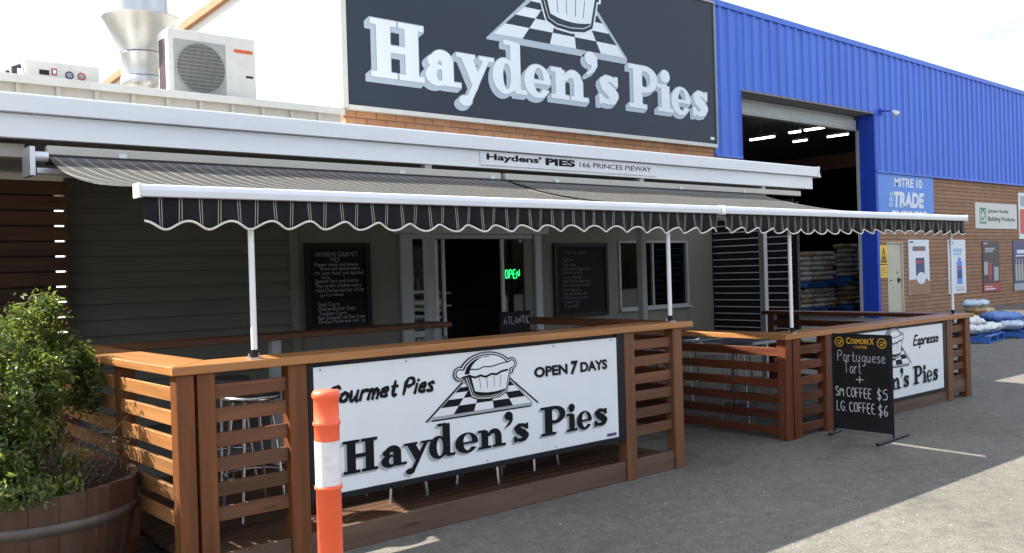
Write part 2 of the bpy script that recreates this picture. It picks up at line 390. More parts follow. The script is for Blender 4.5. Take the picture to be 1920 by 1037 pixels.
# ------------------------------------------------------------------ flat artwork
class Plane:                                            # a board's face: 2D (u,v) -> world
    def __init__(s, o, u, v, n): s.o = Vector(o); s.u = Vector(u); s.v = Vector(v); s.n = Vector(n)
    def p(s, u, v, h=0): return s.o + s.u*u + s.v*v + s.n*h
def art(plane, geo, h, name, mat, parent):
    vs, fs = geo
    return MB().add([plane.p(a, b, h) for a, b in vs], fs).build(name, mat, parent)
def merge2(*gs):
    vs = []; fs = []
    for v, f in gs:
        k = len(vs); vs += list(v); fs += [tuple(i+k for i in q) for q in f]
    return vs, fs
def rects(*rs):
    vs = []; fs = []
    for a, b, c, d in rs:
        k = len(vs); vs += [(a, b), (c, b), (c, d), (a, d)]; fs.append((k, k+1, k+2, k+3))
    return vs, fs
def poly2(*ps):
    vs = []; fs = []
    for p in ps:
        k = len(vs); vs += list(p); fs.append(tuple(range(k, k+len(p))))
    return vs, fs
def field(fn, x0, x1, y0, y1, nx):
    ny = max(4, int(nx*(y1-y0)/(x1-x0)))
    xs = np.linspace(x0, x1, nx+1); ys = np.linspace(y0, y1, ny+1)
    X, Y = np.meshgrid(xs, ys); F = fn(X, Y)
    ins = F < 0; vs = []; fs = []; key = {}
    def vid(k, p):
        if k not in key: key[k] = len(vs); vs.append(p)
        return key[k]
    full = ins[:-1, :-1] & ins[:-1, 1:] & ins[1:, 1:] & ins[1:, :-1]
    anyi = ins[:-1, :-1] | ins[:-1, 1:] | ins[1:, 1:] | ins[1:, :-1]
    for j in range(ny):
        i = 0
        while i < nx:
            if full[j, i]:
                k = i
                while k < nx and full[j, k]: k += 1
                fs.append((vid((i, j), (xs[i], ys[j])), vid((k, j), (xs[k], ys[j])), vid((k, j+1), (xs[k], ys[j+1])), vid((i, j+1), (xs[i], ys[j+1]))))
                i = k; continue
            if anyi[j, i]:
                cs = [(i, j), (i+1, j), (i+1, j+1), (i, j+1)]; pl = []
                for q in range(4):
                    a = cs[q]; b = cs[(q+1) % 4]; fa = F[a[1], a[0]]; fb = F[b[1], b[0]]
                    if fa < 0: pl.append(vid(a, (xs[a[0]], ys[a[1]])))
                    if (fa < 0) != (fb < 0):
                        t = fa/(fa-fb); e = (min(a, b), max(a, b))
                        pl.append(vid(e, (xs[a[0]]+(xs[b[0]]-xs[a[0]])*t, ys[a[1]]+(ys[b[1]]-ys[a[1]])*t)))
                if len(pl) > 2: fs.append(tuple(pl))
            i += 1
    return vs, fs
def d_box(x0, y0, x1, y1):
    return lambda X, Y: np.maximum(np.abs(X-(x0+x1)/2)-(x1-x0)/2, np.abs(Y-(y0+y1)/2)-(y1-y0)/2)
def d_ell(cx, cy, rx, ry):
    return lambda X, Y: (np.sqrt(((X-cx)/rx)**2+((Y-cy)/ry)**2)-1)*min(rx, ry)
def d_seg(x0, y0, x1, y1, r0, r1=None):
    r1 = r0 if r1 is None else r1
    def f(X, Y):
        dx, dy = x1-x0, y1-y0; L = dx*dx+dy*dy+1e-12
        t = np.clip(((X-x0)*dx+(Y-y0)*dy)/L, 0, 1)
        return np.hypot(X-x0-t*dx, Y-y0-t*dy)-(r0+(r1-r0)*t)
    return f
def d_path(pts, r): 
    fs = []
    for i in range(len(pts)-1):
        a, b = pts[i], pts[i+1]
        fs.append(d_seg(a[0], a[1], b[0], b[1], a[2] if len(a) > 2 else r, b[2] if len(b) > 2 else r))
    return U(*fs)
def d_poly(P):
    def f(X, Y):
        d = np.full(X.shape, 1e9); s = np.zeros(X.shape, bool); n = len(P)
        for i in range(n):
            (x0, y0), (x1, y1) = P[i], P[(i+1) % n]
            d = np.minimum(d, d_seg(x0, y0, x1, y1, 0)(X, Y))
            c = ((y0 > Y) != (y1 > Y)) & (X < (x1-x0)*(Y-y0)/((y1-y0) if y1 != y0 else 1e-9)+x0); s ^= c
        return np.where(s, -d, d)
    return f
def U(*f): return lambda X, Y: np.minimum.reduce([g(X, Y) for g in f])
def S(a, *b): return lambda X, Y: np.maximum.reduce([a(X, Y)]+[-g(X, Y) for g in b])
def I(*f): return lambda X, Y: np.maximum.reduce([g(X, Y) for g in f])
def grow(f, r): return lambda X, Y: f(X, Y)-r
def arc(cx, cy, rx, ry, a0, a1, n=14, r0=None, r1=None):
    o = []
    for i in range(n+1):
        a = R(a0+(a1-a0)*i/n); p = (cx+rx*math.cos(a), cy+ry*math.sin(a))
        o.append(p if r0 is None else p+(r0+(r1-r0)*i/n,))
    return o

# heavy slab serif letters (cap height 1), each with its width
GL = {}
GL['H'] = (1.10, U(d_box(.12, .02, .40, .98), d_box(.70, .02, .98, .98), d_box(.3, .45, .8, .575), d_box(0, 0, .53, .10), d_box(.57, 0, 1.10, .10), d_box(0, .90, .53, 1), d_box(.57, .90, 1.10, 1)))
GL['a'] = (.80, U(d_box(.38, .06, .63, .46), d_path(arc(.36, .44, .145, .115, 0, 180, 14, .125, .075), .1), d_ell(.18, .44, .115, .10), S(d_ell(.28, .18, .26, .20), d_ell(.335, .19, .075, .11)), d_box(.45, 0, .80, .09)))
GL['y'] = (.90, U(d_poly([(.08, .62), (.36, .62), (.56, .20), (.47, -.02), (.40, -.02)]), d_poly([(.66, .62), (.80, .62), (.33, -.26), (.19, -.24)]), d_box(0, .56, .44, .64), d_box(.54, .56, .90, .64), d_ell(.19, -.25, .15, .10)))
GL['d'] = (.90, U(d_box(.47, .04, .73, .98), S(d_ell(.32, .31, .32, .34), d_ell(.37, .31, .105, .25)), d_box(.30, .91, .6, 1.0), d_box(.6, 0, .90, .09)))
GL['e'] = (.75, S(U(S(d_ell(.36, .31, .36, .34), d_ell(.39, .33, .135, .26)), d_box(.2, .27, .70, .345)), d_poly([(.4, .265), (.9, .265), (.9, .17), (.63, .14), (.44, .19)])))
GL['n'] = (1.05, U(d_box(.12, .03, .38, .60), d_path(arc(.58, .40, .17, .15, 165, 0, 14, .05, .125), .1), d_box(.63, .03, .89, .42), d_box(0, 0, .49, .09), d_box(.54, 0, 1.05, .09), d_box(0, .55, .30, .64)))
GL["'"] = (.42, U(d_ell(.22, .90, .16, .14), d_path([(.30, .90, .10), (.33, .78, .07), (.27, .66, .05), (.12, .56, .025)], .05)))
GL['s'] = (.66, U(d_path([(.52, .50, .07), (.40, .575, .06), (.25, .575, .075), (.155, .49, .105), (.22, .40, .125), (.36, .31, .135), (.49, .21, .125), (.46, .11, .09), (.33, .065, .065), (.18, .075, .055), (.09, .15, .065)], .1), d_box(.50, .42, .60, .63), d_box(.03, 0, .13, .22)))
GL['P'] = (.92, U(d_box(.14, .02, .42, .98), S(d_ell(.50, .69, .42, .31), d_ell(.51, .69, .17, .19), d_box(-.2, .3, .2, 1.1)), d_box(0, 0, .56, .10), d_box(0, .90, .5, 1)))
GL['i'] = (.50, U(d_box(.12, .03, .38, .60), d_box(0, 0, .50, .09), d_box(0, .55, .30, .64), d_ell(.25, .83, .15, .15)))
def word(plane, spec, layers, parent, nx=64):
    """spec: (glyph, u0, u1, baseline, cap). layers: (name, mat, height, fn(f)->f)"""
    for name, mat, h, tr in layers:
        gs = []
        for ch, u0, u1, base, cap in spec:
            w, f = GL[ch]; fx = (u1-u0)/w
            v, fc = field(tr(f), -.22, w+.12, -.48, 1.12, nx)
            gs.append(([(u0+a*fx, base+b*cap) for a, b in v], fc))
        # letters that overlap are kept a hair apart in height
        for k, g in enumerate(gs):
            gs[k] = ([(a, b, h+(k % 2)*.0012) for a, b in g[0]], g[1])
        vs, fs = merge2(*gs)
        MB().add([plane.p(a, b, c) for a, b, c in vs], fs).build(name, mat, parent)
def drop(f, dx, dy, n=5, g=0.0): return U(*[(lambda X, Y, k=k: f(X-dx*k/n, Y-dy*k/n)-g) for k in range(n+1)])

# text from the built-in sans serif
def text2(s, bold=0.0, shear=0.0, space=1.0):
    cu = bpy.data.curves.new('text', 'FONT'); cu.body = s; cu.size = 1; cu.offset = bold; cu.shear = shear; cu.space_character = space
    cu.resolution_u = 4
    ob = bpy.data.objects.new('text', cu); COL.objects.link(ob)
    dg = bpy.context.evaluated_depsgraph_get(); me = bpy.data.meshes.new_from_object(ob.evaluated_get(dg))
    vs = [(v.co.x, v.co.y) for v in me.vertices]; fs = [tuple(p.vertices) for p in me.polygons]
    bpy.data.objects.remove(ob); bpy.data.curves.remove(cu); bpy.data.meshes.remove(me)
    return vs, fs
def fit(g, u0, u1, v0, v1, slope=0.0):
    xs = [p[0] for p in g[0]]; ys = [p[1] for p in g[0]]; a, b, c, d = min(xs), max(xs), min(ys), max(ys)
    return [(u0+(x-a)/(b-a)*(u1-u0), v0+(y-c)/(d-c)*(v1-v0)+slope*(x-a)/(b-a)) for x, y in g[0]], g[1]

# single stroke handwriting: 'x,y x,y|x,y ...' with cap height 1
SF = {
'A': '0,0 .3,1 .6,0|.12,.38 .48,.38', 'B': '0,0 0,1 .35,1 .5,.85 .45,.6 .3,.53 0,.53|.3,.53 .55,.4 .52,.12 .35,0 0,0', 'C': '.6,.85 .4,1 .15,.92 .02,.6 .05,.25 .22,.02 .45,0 .6,.15',
'D': '0,0 0,1 .3,.95 .55,.7 .55,.3 .35,.05 0,0', 'E': '.5,1 0,1 0,0 .5,0|0,.52 .4,.52', 'F': '.5,1 0,1 0,0|0,.52 .4,.52', 'G': '.6,.85 .4,1 .15,.92 .02,.6 .05,.25 .25,.02 .48,.03 .6,.2 .6,.42 .38,.42',
'H': '0,0 0,1|.55,0 .55,1|0,.5 .55,.5', 'I': '.1,0 .1,1', 'K': '0,0 0,1|.5,1 0,.45 .5,0', 'L': '0,1 0,0 .45,0', 'M': '0,0 .08,1 .35,.35 .62,1 .7,0', 'N': '0,0 0,1 .55,0 .55,1', 'O': '.3,1 .08,.85 0,.5 .1,.12 .3,0 .52,.15 .6,.5 .5,.87 .3,1',
'P': '0,0 0,1 .35,1 .55,.85 .5,.6 .3,.5 0,.48', 'R': '0,0 0,1 .35,1 .52,.83 .45,.58 0,.5|.25,.52 .55,0', 'S': '.52,.88 .35,1 .12,.95 .05,.75 .2,.58 .42,.45 .5,.22 .36,.03 .15,0 0,.13', 'T': '0,1 .6,1|.3,1 .3,0', 'U': '0,1 0,.25 .15,0 .4,0 .55,.25 .55,1',
'Y': '0,1 .3,.5|.6,1 .3,.5 .25,0', 'a': '.42,.5 .25,.6 .05,.45 .02,.18 .15,0 .32,.08 .42,.3|.42,.58 .42,.1 .5,0', 'b': '0,1 0,0|0,.4 .2,.6 .42,.45 .42,.15 .25,0 0,.12', 'c': '.4,.5 .2,.6 .02,.4 .03,.15 .2,0 .4,.1', 'd': '.42,1 .42,0|.42,.45 .22,.6 .02,.42 .03,.14 .2,0 .42,.15',
'e': '.02,.3 .42,.34 .36,.55 .18,.6 .02,.4 .04,.12 .22,0 .42,.1', 'f': '.38,.95 .25,1 .15,.85 .12,0|0,.55 .32,.55', 'g': '.42,.48 .22,.6 .02,.42 .04,.15 .22,.02 .4,.2|.42,.58 .42,-.2 .25,-.38 .05,-.28', 'h': '0,1 0,0|0,.38 .2,.6 .38,.48 .38,0', 'i': '.05,.6 .05,0|.05,.8 .07,.83',
'k': '0,1 0,0|.35,.6 0,.25 .38,0', 'l': '.05,1 .05,.05 .14,0', 'm': '0,.6 0,0|0,.4 .15,.6 .28,.45 .28,0|.28,.42 .43,.6 .56,.45 .56,0', 'n': '0,.6 0,0|0,.38 .2,.6 .38,.48 .38,0', 'o': '.2,.6 .02,.42 .04,.13 .22,0 .4,.16 .4,.44 .2,.6', 'p': '0,.6 0,-.38|0,.42 .2,.6 .42,.45 .42,.15 .25,0 0,.12',
'r': '0,.6 0,0|0,.38 .14,.57 .32,.56', 's': '.34,.5 .2,.6 .04,.5 .08,.36 .28,.25 .34,.1 .18,0 0,.08', 't': '.15,.9 .15,.1 .28,0 .38,.08|0,.6 .34,.6', 'u': '0,.6 0,.15 .12,0 .28,.05 .4,.25|.4,.6 .4,.08 .48,0', 'v': '0,.6 .18,0 .38,.6', 'y': '0,.6 .2,.05|.42,.6 .2,.05 .05,-.38',
'+': '.3,.1 .3,.8|0,.45 .6,.45', '$': '.52,.82 .3,.92 .08,.8 .1,.6 .45,.42 .5,.2 .3,.05 .03,.15|.28,1.12 .28,-.15', '5': '.5,1 .1,1 .06,.6 .3,.66 .5,.5 .48,.18 .28,0 .02,.08', '6': '.42,1 .15,.7 .03,.3 .15,.03 .38,.03 .5,.25 .36,.45 .1,.35', '.': '.05,.0 .09,.05', '&': '.5,0 .1,.75 .22,1 .36,.8 .05,.3 .2,0 .5,.35', ' ': ''}
def strokes(s, jit=.0, seed=1):
    rr = random.Random(seed); x = 0; o = []
    for ch in s:
        d = SF.get(ch, '')
        if not d: x += .35; continue
        w = 0
        for st in d.split('|'):
            pts = [tuple(map(float, q.split(','))) for q in st.split()]
            if len(pts) > 3:                              # round the corners once
                q = [pts[0]]
                for a, b in zip(pts, pts[1:]): q += [(a[0]*.75+b[0]*.25, a[1]*.75+b[1]*.25), (a[0]*.25+b[0]*.75, a[1]*.25+b[1]*.75)]
                pts = q+[pts[-1]]
            w = max(w, max(p[0] for p in pts)); o.append([(x+p[0]+rr.uniform(-jit, jit), p[1]+rr.uniform(-jit, jit)) for p in pts])
        x += w+.2
    return o
def ribbon(st, r):
    vs = []; fs = []
    for i, p in enumerate(st):
        a = st[max(i-1, 0)]; b = st[min(i+1, len(st)-1)]; dx, dy = b[0]-a[0], b[1]-a[1]; L = math.hypot(dx, dy) or 1
        nx, ny = -dy/L*r, dx/L*r
        vs += [(p[0]+nx, p[1]+ny), (p[0]-nx, p[1]-ny)]
        if i: fs.append((2*i-2, 2*i-1, 2*i+1, 2*i))
    return vs, fs
def handwriting(plane, lines, r, name, mat, parent, h=.0025, jit=.02):
    """lines: (text, u0, u1, baseline, cap, slope)"""
    mb = MB()
    for n, (s, u0, u1, base, cap, slope) in enumerate(lines):
        sts = strokes(s, jit, n+3); w = max(p[0] for st in sts for p in st) or 1
        for k, st in enumerate(sts):
            q = [(u0+p[0]/w*(u1-u0), base+p[1]*cap+slope*p[0]/w) for p in st]
            v, f = ribbon(q, r); mb.add([plane.p(a, b, h+(k % 5)*.0003) for a, b in v], f)
    return mb.build(name, mat, parent)

def pie_art(plane, u0, v0, w, k, parent, dark, white, side, on_dark, h=.004):
    """chequered cloth with a pie on it; w is the width of the cloth's front edge, k its height scale"""
    def put(g, hh, name, mat): art(plane, ([(u0+a*w, v0+b*w*k) for a, b in g[0]], g[1]), hh, name, mat, parent)
    TR = [(.02, .0), (.985, .0), (.745, .232), (.315, .232)]
    tip = [(-.03, -.035), (1.0, -.035), (1.01, -.005), (.76, .25), (.30, .25), (-.03, -.03)]
    put(field(d_poly(tip), -.1, 1.1, -.1, .3, 150), h, 'cloth_edge', side)
    if not on_dark: put(field(U(d_seg(-.035, -.03, .305, .245, .0065), d_seg(.755, .245, 1.06, -.01, .0065), d_seg(.02, -.03, .98, -.03, .006)), -.1, 1.1, -.1, .3, 200), h+.0015, 'cloth_outline', dark)
    put(poly2(TR), h+.003, 'cloth', white)
    rows = [0, .062, .118, .168, .205, .232]; sq = []
    def lx(t, v): 
        a = .02+(.315-.02)*v/.232; b = .985+(.745-.985)*v/.232; return a+(b-a)*t
    for j in range(5):
        for i in range(5):
            if (i+j) % 2 == 1:
                sq.append([(lx(i/5, rows[j]), rows[j]), (lx((i+1)/5, rows[j]), rows[j]), (lx((i+1)/5, rows[j+1]), rows[j+1]), (lx(i/5, rows[j+1]), rows[j+1])])
    put(poly2(*sq), h+.0045, 'cloth_check', dark)
    tray = d_poly([(.40, .135), (.46, .112), (.56, .105), (.66, .115), (.715, .14), (.765, .33), (.33, .33)])
    dome = I(d_ell(.535, .30, .225, .145), d_box(.2, .30, .9, .6))
    rim = U(d_path([(.275, .305), (.33, .32), (.40, .30), (.50, .305), (.60, .315), (.70, .325), (.785, .35)], .024), d_ell(.275, .315, .03, .03), d_ell(.785, .352, .028, .026))
    body = U(tray, dome, rim)
    put(field(grow(body, .028), .15, .95, .0, .55, 170), h+.006, 'pie_halo', dark if not on_dark else white)
    put(field(grow(body, .018), .15, .95, .0, .55, 170), h+.0075, 'pie_ring', white if not on_dark else dark)
    put(field(grow(body, .010), .15, .95, .0, .55, 170), h+.009, 'pie_outline', dark)
    put(field(body, .15, .95, .0, .55, 170), h+.0105, 'pie_body', white)
    crescent = S(grow(dome, -.006), d_ell(.60, .30, .235, .15))
    strip = I(grow(tray, -.004), U(d_poly([(.30, .30), (.375, .30), (.43, .10), (.36, .10)]), S(d_box(.3, .05, .9, .2), d_ell(.58, .40, .40, .262)), d_poly([(.735, .1), (.728, .17), (.775, .3), (.9, .3)])))
    ribs = U(*[d_seg(x, .175, x+(x-.555)*.12, .27, .0022) for x in (.47, .535, .60, .66)])
    under = S(d_path([(.30, .283), (.36, .29), (.42, .272), (.47, .285), (.52, .268), (.58, .287), (.63, .278), (.68, .298), (.74, .305)], .0085), d_box(0, .5, .01, .51))
    top = U(d_path([(.36, .345), (.45, .335), (.5, .352), (.58, .347), (.66, .362), (.74, .372)], .0045), d_seg(.50, .432, .56, .436, .003))
    put(field(U(crescent, strip, ribs, under, top), .2, .9, .05, .5, 200), h+.012, 'pie_shading', dark)

# ================================================================== ground
struct(MB().add([(-150, -150, 0), (250, -150, 0), (250, 250, 0), (-150, 250, 0)], [(0, 1, 2, 3)]).build('ground', 'asphalt'))
mb = MB(); r2 = random.Random(3)
for i in range(420):
    x = r2.uniform(1.5, 14); y = r2.uniform(-2.4, -.05) if x < 11 else r2.uniform(-2.4, 3); s = r2.uniform(.003, .012) * (1.6 if r2.random() < .1 else 1)
    a = r2.uniform(0, 6.3); h = r2.uniform(.002, .008)
    mb.add([(x+s*math.cos(a+k*2.1+r2.uniform(-.3, .3)), y+s*math.sin(a+k*2.1), .001) for k in range(3)]+[(x, y, h)], [(0, 1, 3), (1, 2, 3), (2, 0, 3)])
g = mb.build('loose_grit', plain('loose_grit', (.34, .32, .28), .9, .5, 30)); g['kind'] = 'stuff'

# ================================================================== shop building
shop = thing('shop_building', 'low dark grey weatherboard cafe with long white fascia and verandah roof', 'building', (2.7, 5.5, 0))
mb = MB()
zs = .02
while zs < 2.6:                                          # lapped boards
    mb.prism([(5.455, zs), (5.498, zs+.165), (5.53, zs+.165), (5.53, zs)], 'x', 2.70, 5.165); zs += .165
mb.build('weatherboard', 'boards', shop)
box_part('corner_board', 'wall_grey', shop, (5.168, 5.455, 0, 5.28, 5.55, 2.62), .004)
def wall(*b): box_part('wall', 'wall_grey', shop, b)
wall(5.283, 5.5, 0, 6.74, 5.62, 2.62); wall(9.215, 5.5, 0, 10.88, 5.62, 2.62); wall(12.62, 5.5, 0, 13.30, 5.62, 2.62)
wall(6.743, 5.503, 2.20, 9.212, 5.62, 2.62); wall(10.883, 5.503, 1.99, 12.617, 5.62, 2.62); wall(10.883, 5.503, 0, 12.617, 5.62, .88)
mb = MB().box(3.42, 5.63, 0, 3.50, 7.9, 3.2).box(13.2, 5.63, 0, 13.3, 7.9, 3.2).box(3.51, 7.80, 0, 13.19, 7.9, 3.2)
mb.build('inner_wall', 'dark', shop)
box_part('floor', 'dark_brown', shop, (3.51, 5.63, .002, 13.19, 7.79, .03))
box_part('soffit', 'dark_soffit', shop, (-4, 2.85, 2.63, 12.10, 7.75, 2.66))
# verandah roof, parapet
mb = MB().prism([(2.85, 2.90), (7.9, 3.32), (7.9, 3.27), (2.85, 2.86)], 'x', 2.7, 12.15).prism([(2.85, 2.90), (5.5, 3.12), (5.5, 3.07), (2.85, 2.86)], 'x', -4, 2.69)
mb.build('roof', 'beige_metal', shop)
fa = box_part('fascia', 'fascia', shop, (-4, 2.785, 2.62, 12.13, 2.845, 2.795), .003)
mb = MB().prism([(2.735, 2.80), (2.735, 2.925), (2.745, 2.938), (2.85, 2.938), (2.85, 2.80)], 'x', -4, 12.20)
mb.build('gutter', 'fascia', shop, .003)
mb = MB().prism([(12.203, 2.79), (12.203, 2.945), (12.25, 2.945), (12.235, 2.865), (12.27, 2.79)], 'y', 2.73, 2.86); mb.build('gutter_end', 'white_paint', shop)
mb = MB()
x = -4.0
mb.box(-4, 5.52, 3.12, 5.95, 5.56, 3.56)
while x < 5.9: mb.box(x, 5.49, 3.12, x+.045, 5.518, 3.555); x += .37
pp = mb.build('parapet', 'beige_metal', shop)
MB().prism([(5.45, 3.55), (5.45, 3.635), (5.62, 3.65), (5.62, 3.56)], 'x', -4, 5.97).build('parapet_capping', 'off_white', shop, .004)
box_part('eave_beam', 'beige_metal', shop, (-2, 2.95, 2.50, 1.76, 3.1, 2.60), .004)
for x in (5.31, 8.43, 10.93, -1.2):
    box_part('verandah_post', 'post_grey', shop, (x-.042, 2.80, 0, x+.042, 2.884, 2.625), .004)
# doorway: architrave, jambs, side glazing, sliding leaf
box_part('door_header', 'frame_grey', shop, (6.64, 5.45, 2.085, 9.36, 5.499, 2.205), .004)
d = box_part('door_frame', 'frame_grey', shop, (6.745, 5.46, 0, 6.925, 5.60, 2.08), .004)
MB().box(9.085, 5.46, 0, 9.21, 5.60, 2.08).build('jamb', 'frame_grey', d, .004)
MB().box(6.93, 5.50, 2.02, 9.08, 5.58, 2.08).build('head', 'frame_grey', d)
MB().box(8.90, 5.50, 0, 9.08, 5.58, 2.017).build('mullion', 'wall_grey', d)
MB().box(6.93, 5.50, .72, 7.30, 5.56, .80).box(6.93, 5.50, 1.16, 7.30, 5.55, 1.19).box(6.93, 5.5, 1.30, 7.30, 5.55, 1.335).build('glazing_bar', 'frame_grey', d)
sl = MB().box(7.32, 5.52, .03, 7.37, 5.56, 2.01).box(7.385, 5.57, .03, 7.405, 5.60, 2.01).box(7.44, 5.50, .03, 7.475, 5.54, 2.01).build('sliding_door', 'off_white', shop, .002)
MB().box(7.37, 5.535, .1, 7.44, 5.54, 1.95).build('pane', 'glass', sl)
sl2 = MB().box(8.47, 5.50, .03, 8.515, 5.54, 2.01).build('sliding_door', 'off_white', shop, .002)
MB().box(8.52, 5.525, .03, 8.895, 5.53, 2.01).build('pane', 'glass', sl2)
MB().box(6.93, 5.535, .82, 7.31, 5.54, 2.015).build('side_window', 'glass', shop)
wf = MB().box(10.885, 5.47, .885, 12.615, 5.58, .925).box(10.885, 5.48, 1.955, 12.615, 5.58, 1.988).box(10.885, 5.48, .93, 10.93, 5.58, 1.95).box(12.57, 5.48, .93, 12.615, 5.58, 1.95).box(11.70, 5.49, .93, 11.735, 5.58, 1.95).build('window', 'post_grey', shop, .003)
MB().box(10.93, 5.53, .93, 11.70, 5.535, 1.95).box(11.735, 5.53, .93, 12.57, 5.535, 1.95).build('pane', glass('dark_window_glass', (.25, .27, .28)), wf)
MB().box(10.86, 5.43, .862, 12.64, 5.499, .884).build('sill', 'frame_grey', wf, .003)
# things in the dim interior
cn = thing('shop_counter', 'dark shop counter inside the open doorway', 'counter', (7.9, 7.0, .03))
box_part('body', 'dark_brown', cn, (7.4, 6.9, .03, 9.4, 7.5, 1.0), .01); box_part('countertop', 'black', cn, (7.35, 6.85, 1.002, 9.45, 7.55, 1.04), .005)
fr = thing('stand_in_fridge', 'small fridge added behind left door glass in place of its red and white reflections', 'fridge', (7.1, 6.2, .03))  # fridge put in to stand for red and white reflections in the glass
box_part('cabinet', 'black', fr, (7.15, 6.30, .03, 8.0, 6.9, 1.95), .01)
MB().box(7.2, 6.02, 1.26, 7.95, 6.29, 1.285).box(7.2, 6.02, 1.08, 7.95, 6.29, 1.105).box(7.2, 6.02, .8, 7.95, 6.29, .825).build('shelf', 'frame_grey', fr)
PF = Plane((0, 6.295, 0), (1, 0, 0), (0, 0, 1), (0, -1, 0))
art(PF, field(S(d_ell(7.55, 1.55, .13, .12), d_ell(7.57, 1.55, .06, .07)), 7.2, 7.9, 1.2, 1.8, 60), .004, 'red_emblem', 'red_plastic', fr)
art(PF, merge2(rects((7.30, 1.32, 7.38, 1.5), (7.24, 1.38, 7.30, 1.42)), field(U(d_ell(7.34, 1.60, .05, .05), d_path([(7.35, 1.52), (7.45, 1.47), (7.5, 1.48)], .02)), 7.2, 7.9, 1.3, 1.8, 40)), .006, 'white_reflection_shape', 'sign_white', fr)
for i in range(9):
    b = MB().lathe([(.03, 0), (.034, .01), (.034, .12), (.013, .16), (.013, .2)], (7.24+i*.075, 6.15, 1.286 if i % 2 else 1.106), 12).build('drink_bottle', ['sign_white', 'red_plastic', 'bag_tan'][i % 3])
    tag(b, 'small drink bottle standing on a shelf of the added fridge', 'bottle', 'bottles on the fridge shelves')

# ================================================================== menu boards, signs on the shop wall
def frame(parent, x0, z0, x1, z1, y, w, mat, t=.02):
    MB().box(x0, y-t, z0, x0+w, y, z1).box(x1-w, y-t, z0, x1, y, z1).box(x0+w, y-t, z0, x1-w, y, z0+w).box(x0+w, y-t, z1-w, x1-w, y, z1).build('frame', mat, parent, .003)
PW = Plane((0, 5.478, 0), (1, 0, 0), (0, 0, 1), (0, -1, 0))
mbd = thing('menu_board', 'black chalk menu board with white handwriting, left of the doorway', 'menu board', (5.82, 5.49, .9))
box_part('panel', 'chalkboard', mbd, (5.37, 5.479, .91, 6.275, 5.497, 1.955)); frame(mbd, 5.362, .90, 6.283, 1.965, 5.478, .07, 'black')
L = [('HAYDENS GOURMET', 5.52, 6.10, 1.80, .055, 0), ('PIES', 5.72, 5.84, 1.735, .05, 0), ('Pepper steak and cheese', 5.50, 6.10, 1.685, .04, 0), ('bacon and cheese mince', 5.58, 6.12, 1.635, .04, 0),
     ('Mexican beef pie spiced', 5.49, 6.17, 1.578, .045, 0), ('feta', 5.58, 5.70, 1.528, .04, 0), ('Spinach feta and ricotta', 5.50, 6.10, 1.482, .042, 0), ('Thai green chicken curry', 5.50, 6.14, 1.425, .045, 0),
     ('Mild Chicken butter after', 5.51, 6.18, 1.365, .045, 0), ('curry mince', 5.56, 5.88, 1.315, .038, 0), ('Goat Curry', 5.53, 5.82, 1.195, .048, 0), ('Chicken Butter Soup', 5.53, 6.04, 1.140, .045, 0),
     ('Tandoori Curry', 5.54, 5.92, 1.085, .045, 0), ('Beef Stroganoff and Sour Cream', 5.53, 6.18, 1.032, .045, 0), ('Chicken Mushroom and Veg', 5.53, 6.18, .985, .042, 0)]
L = [t for t in L]
handwriting(PW, L, .0038, 'handwriting', 'dull_chalk', mbd)
mb2 = thing('menu_board', 'faded black menu board with faint writing between doorway and window', 'menu board', (10.02, 5.49, .83))
box_part('panel', 'chalkboard', mb2, (9.465, 5.479, .84, 10.60, 5.497, 1.945)); frame(mb2, 9.457, .83, 10.61, 1.955, 5.478, .06, 'black')
L = [('Coffee menu', 9.70, 10.15, 1.79, .05, 0), ('Coffee', 9.65, 9.86, 1.68, .055, 0), ('Flat white', 9.64, 9.90, 1.61, .045, 0), ('Latte and Cappuccino', 9.64, 10.22, 1.55, .045, 0), ('Short black', 9.64, 10.06, 1.49, .045, 0),
     ('Long black', 9.64, 10.04, 1.42, .045, 0), ('Iced coffee and chai', 9.64, 10.22, 1.36, .045, 0), ('Hot chocolate milk', 9.64, 10.22, 1.30, .045, 0), ('Mochaccino', 9.64, 10.02, 1.23, .045, 0), ('Tea and herbal tea', 9.64, 10.12, 1.17, .045, 0), ('Milkshakes', 9.64, 10.14, 1.11, .045, 0), ('Iced tea', 9.66, 9.98, 1.05, .045, 0), ('Extra shot', 9.66, 9.95, .98, .045, 0)]
handwriting(PW, L, .0045, 'handwriting', 'faint_chalk', mb2)
op = thing('open_sign', 'small lit green OPEN sign in the doorway side glass', 'sign', (8.68, 5.515, 1.45))
MB().box(8.545, 5.512, 1.585, 8.83, 5.518, 1.59).box(8.545, 5.512, 1.44, 8.83, 5.518, 1.445).build('wire_frame', 'black', op)
PO = Plane((0, 5.511, 0), (1, 0, 0), (0, 0, 1), (0, -1, 0))
sts = []
handwriting(PO, [('OPEN', 8.535, 8.80, 1.455, .12, 0)], .0065, 'tube_letters', 'neon', op, .004, 0)
st = thing('coffee_sticker', 'dark blue coffee sign low in the glass left of the doorway', 'sign', (7.1, 5.53, .6))
box_part('panel', plain('dark_blue_panel', (.015, .025, .06), .5), st, (6.95, 5.485, .60, 7.45, 5.497, .715))
handwriting(Plane((0, 5.484, 0), (1, 0, 0), (0, 0, 1), (0, -1, 0)), [('COFFEE', 6.965, 7.43, .625, .07, 0)], .006, 'handwriting', 'chalk', st, .002)

# black slat wall beside the window
sw = thing('slat_wall_panel', 'black slat wall panel with thin metal strips at the verandah end', 'panel', (13.3, 4.7, 0))
box_part('board', 'black', sw, (13.303, 3.88, .1, 13.34, 5.66, 2.60))
mb = MB()
z = .25
while z < 2.4: mb.box(13.290, 3.90, z, 13.3025, 5.47, z+.011); z += .116
mb.build('metal_strip', 'off_white', sw)
box_part('edge_post', 'black', sw, (13.29, 3.80, 0, 13.36, 3.878, 2.55))
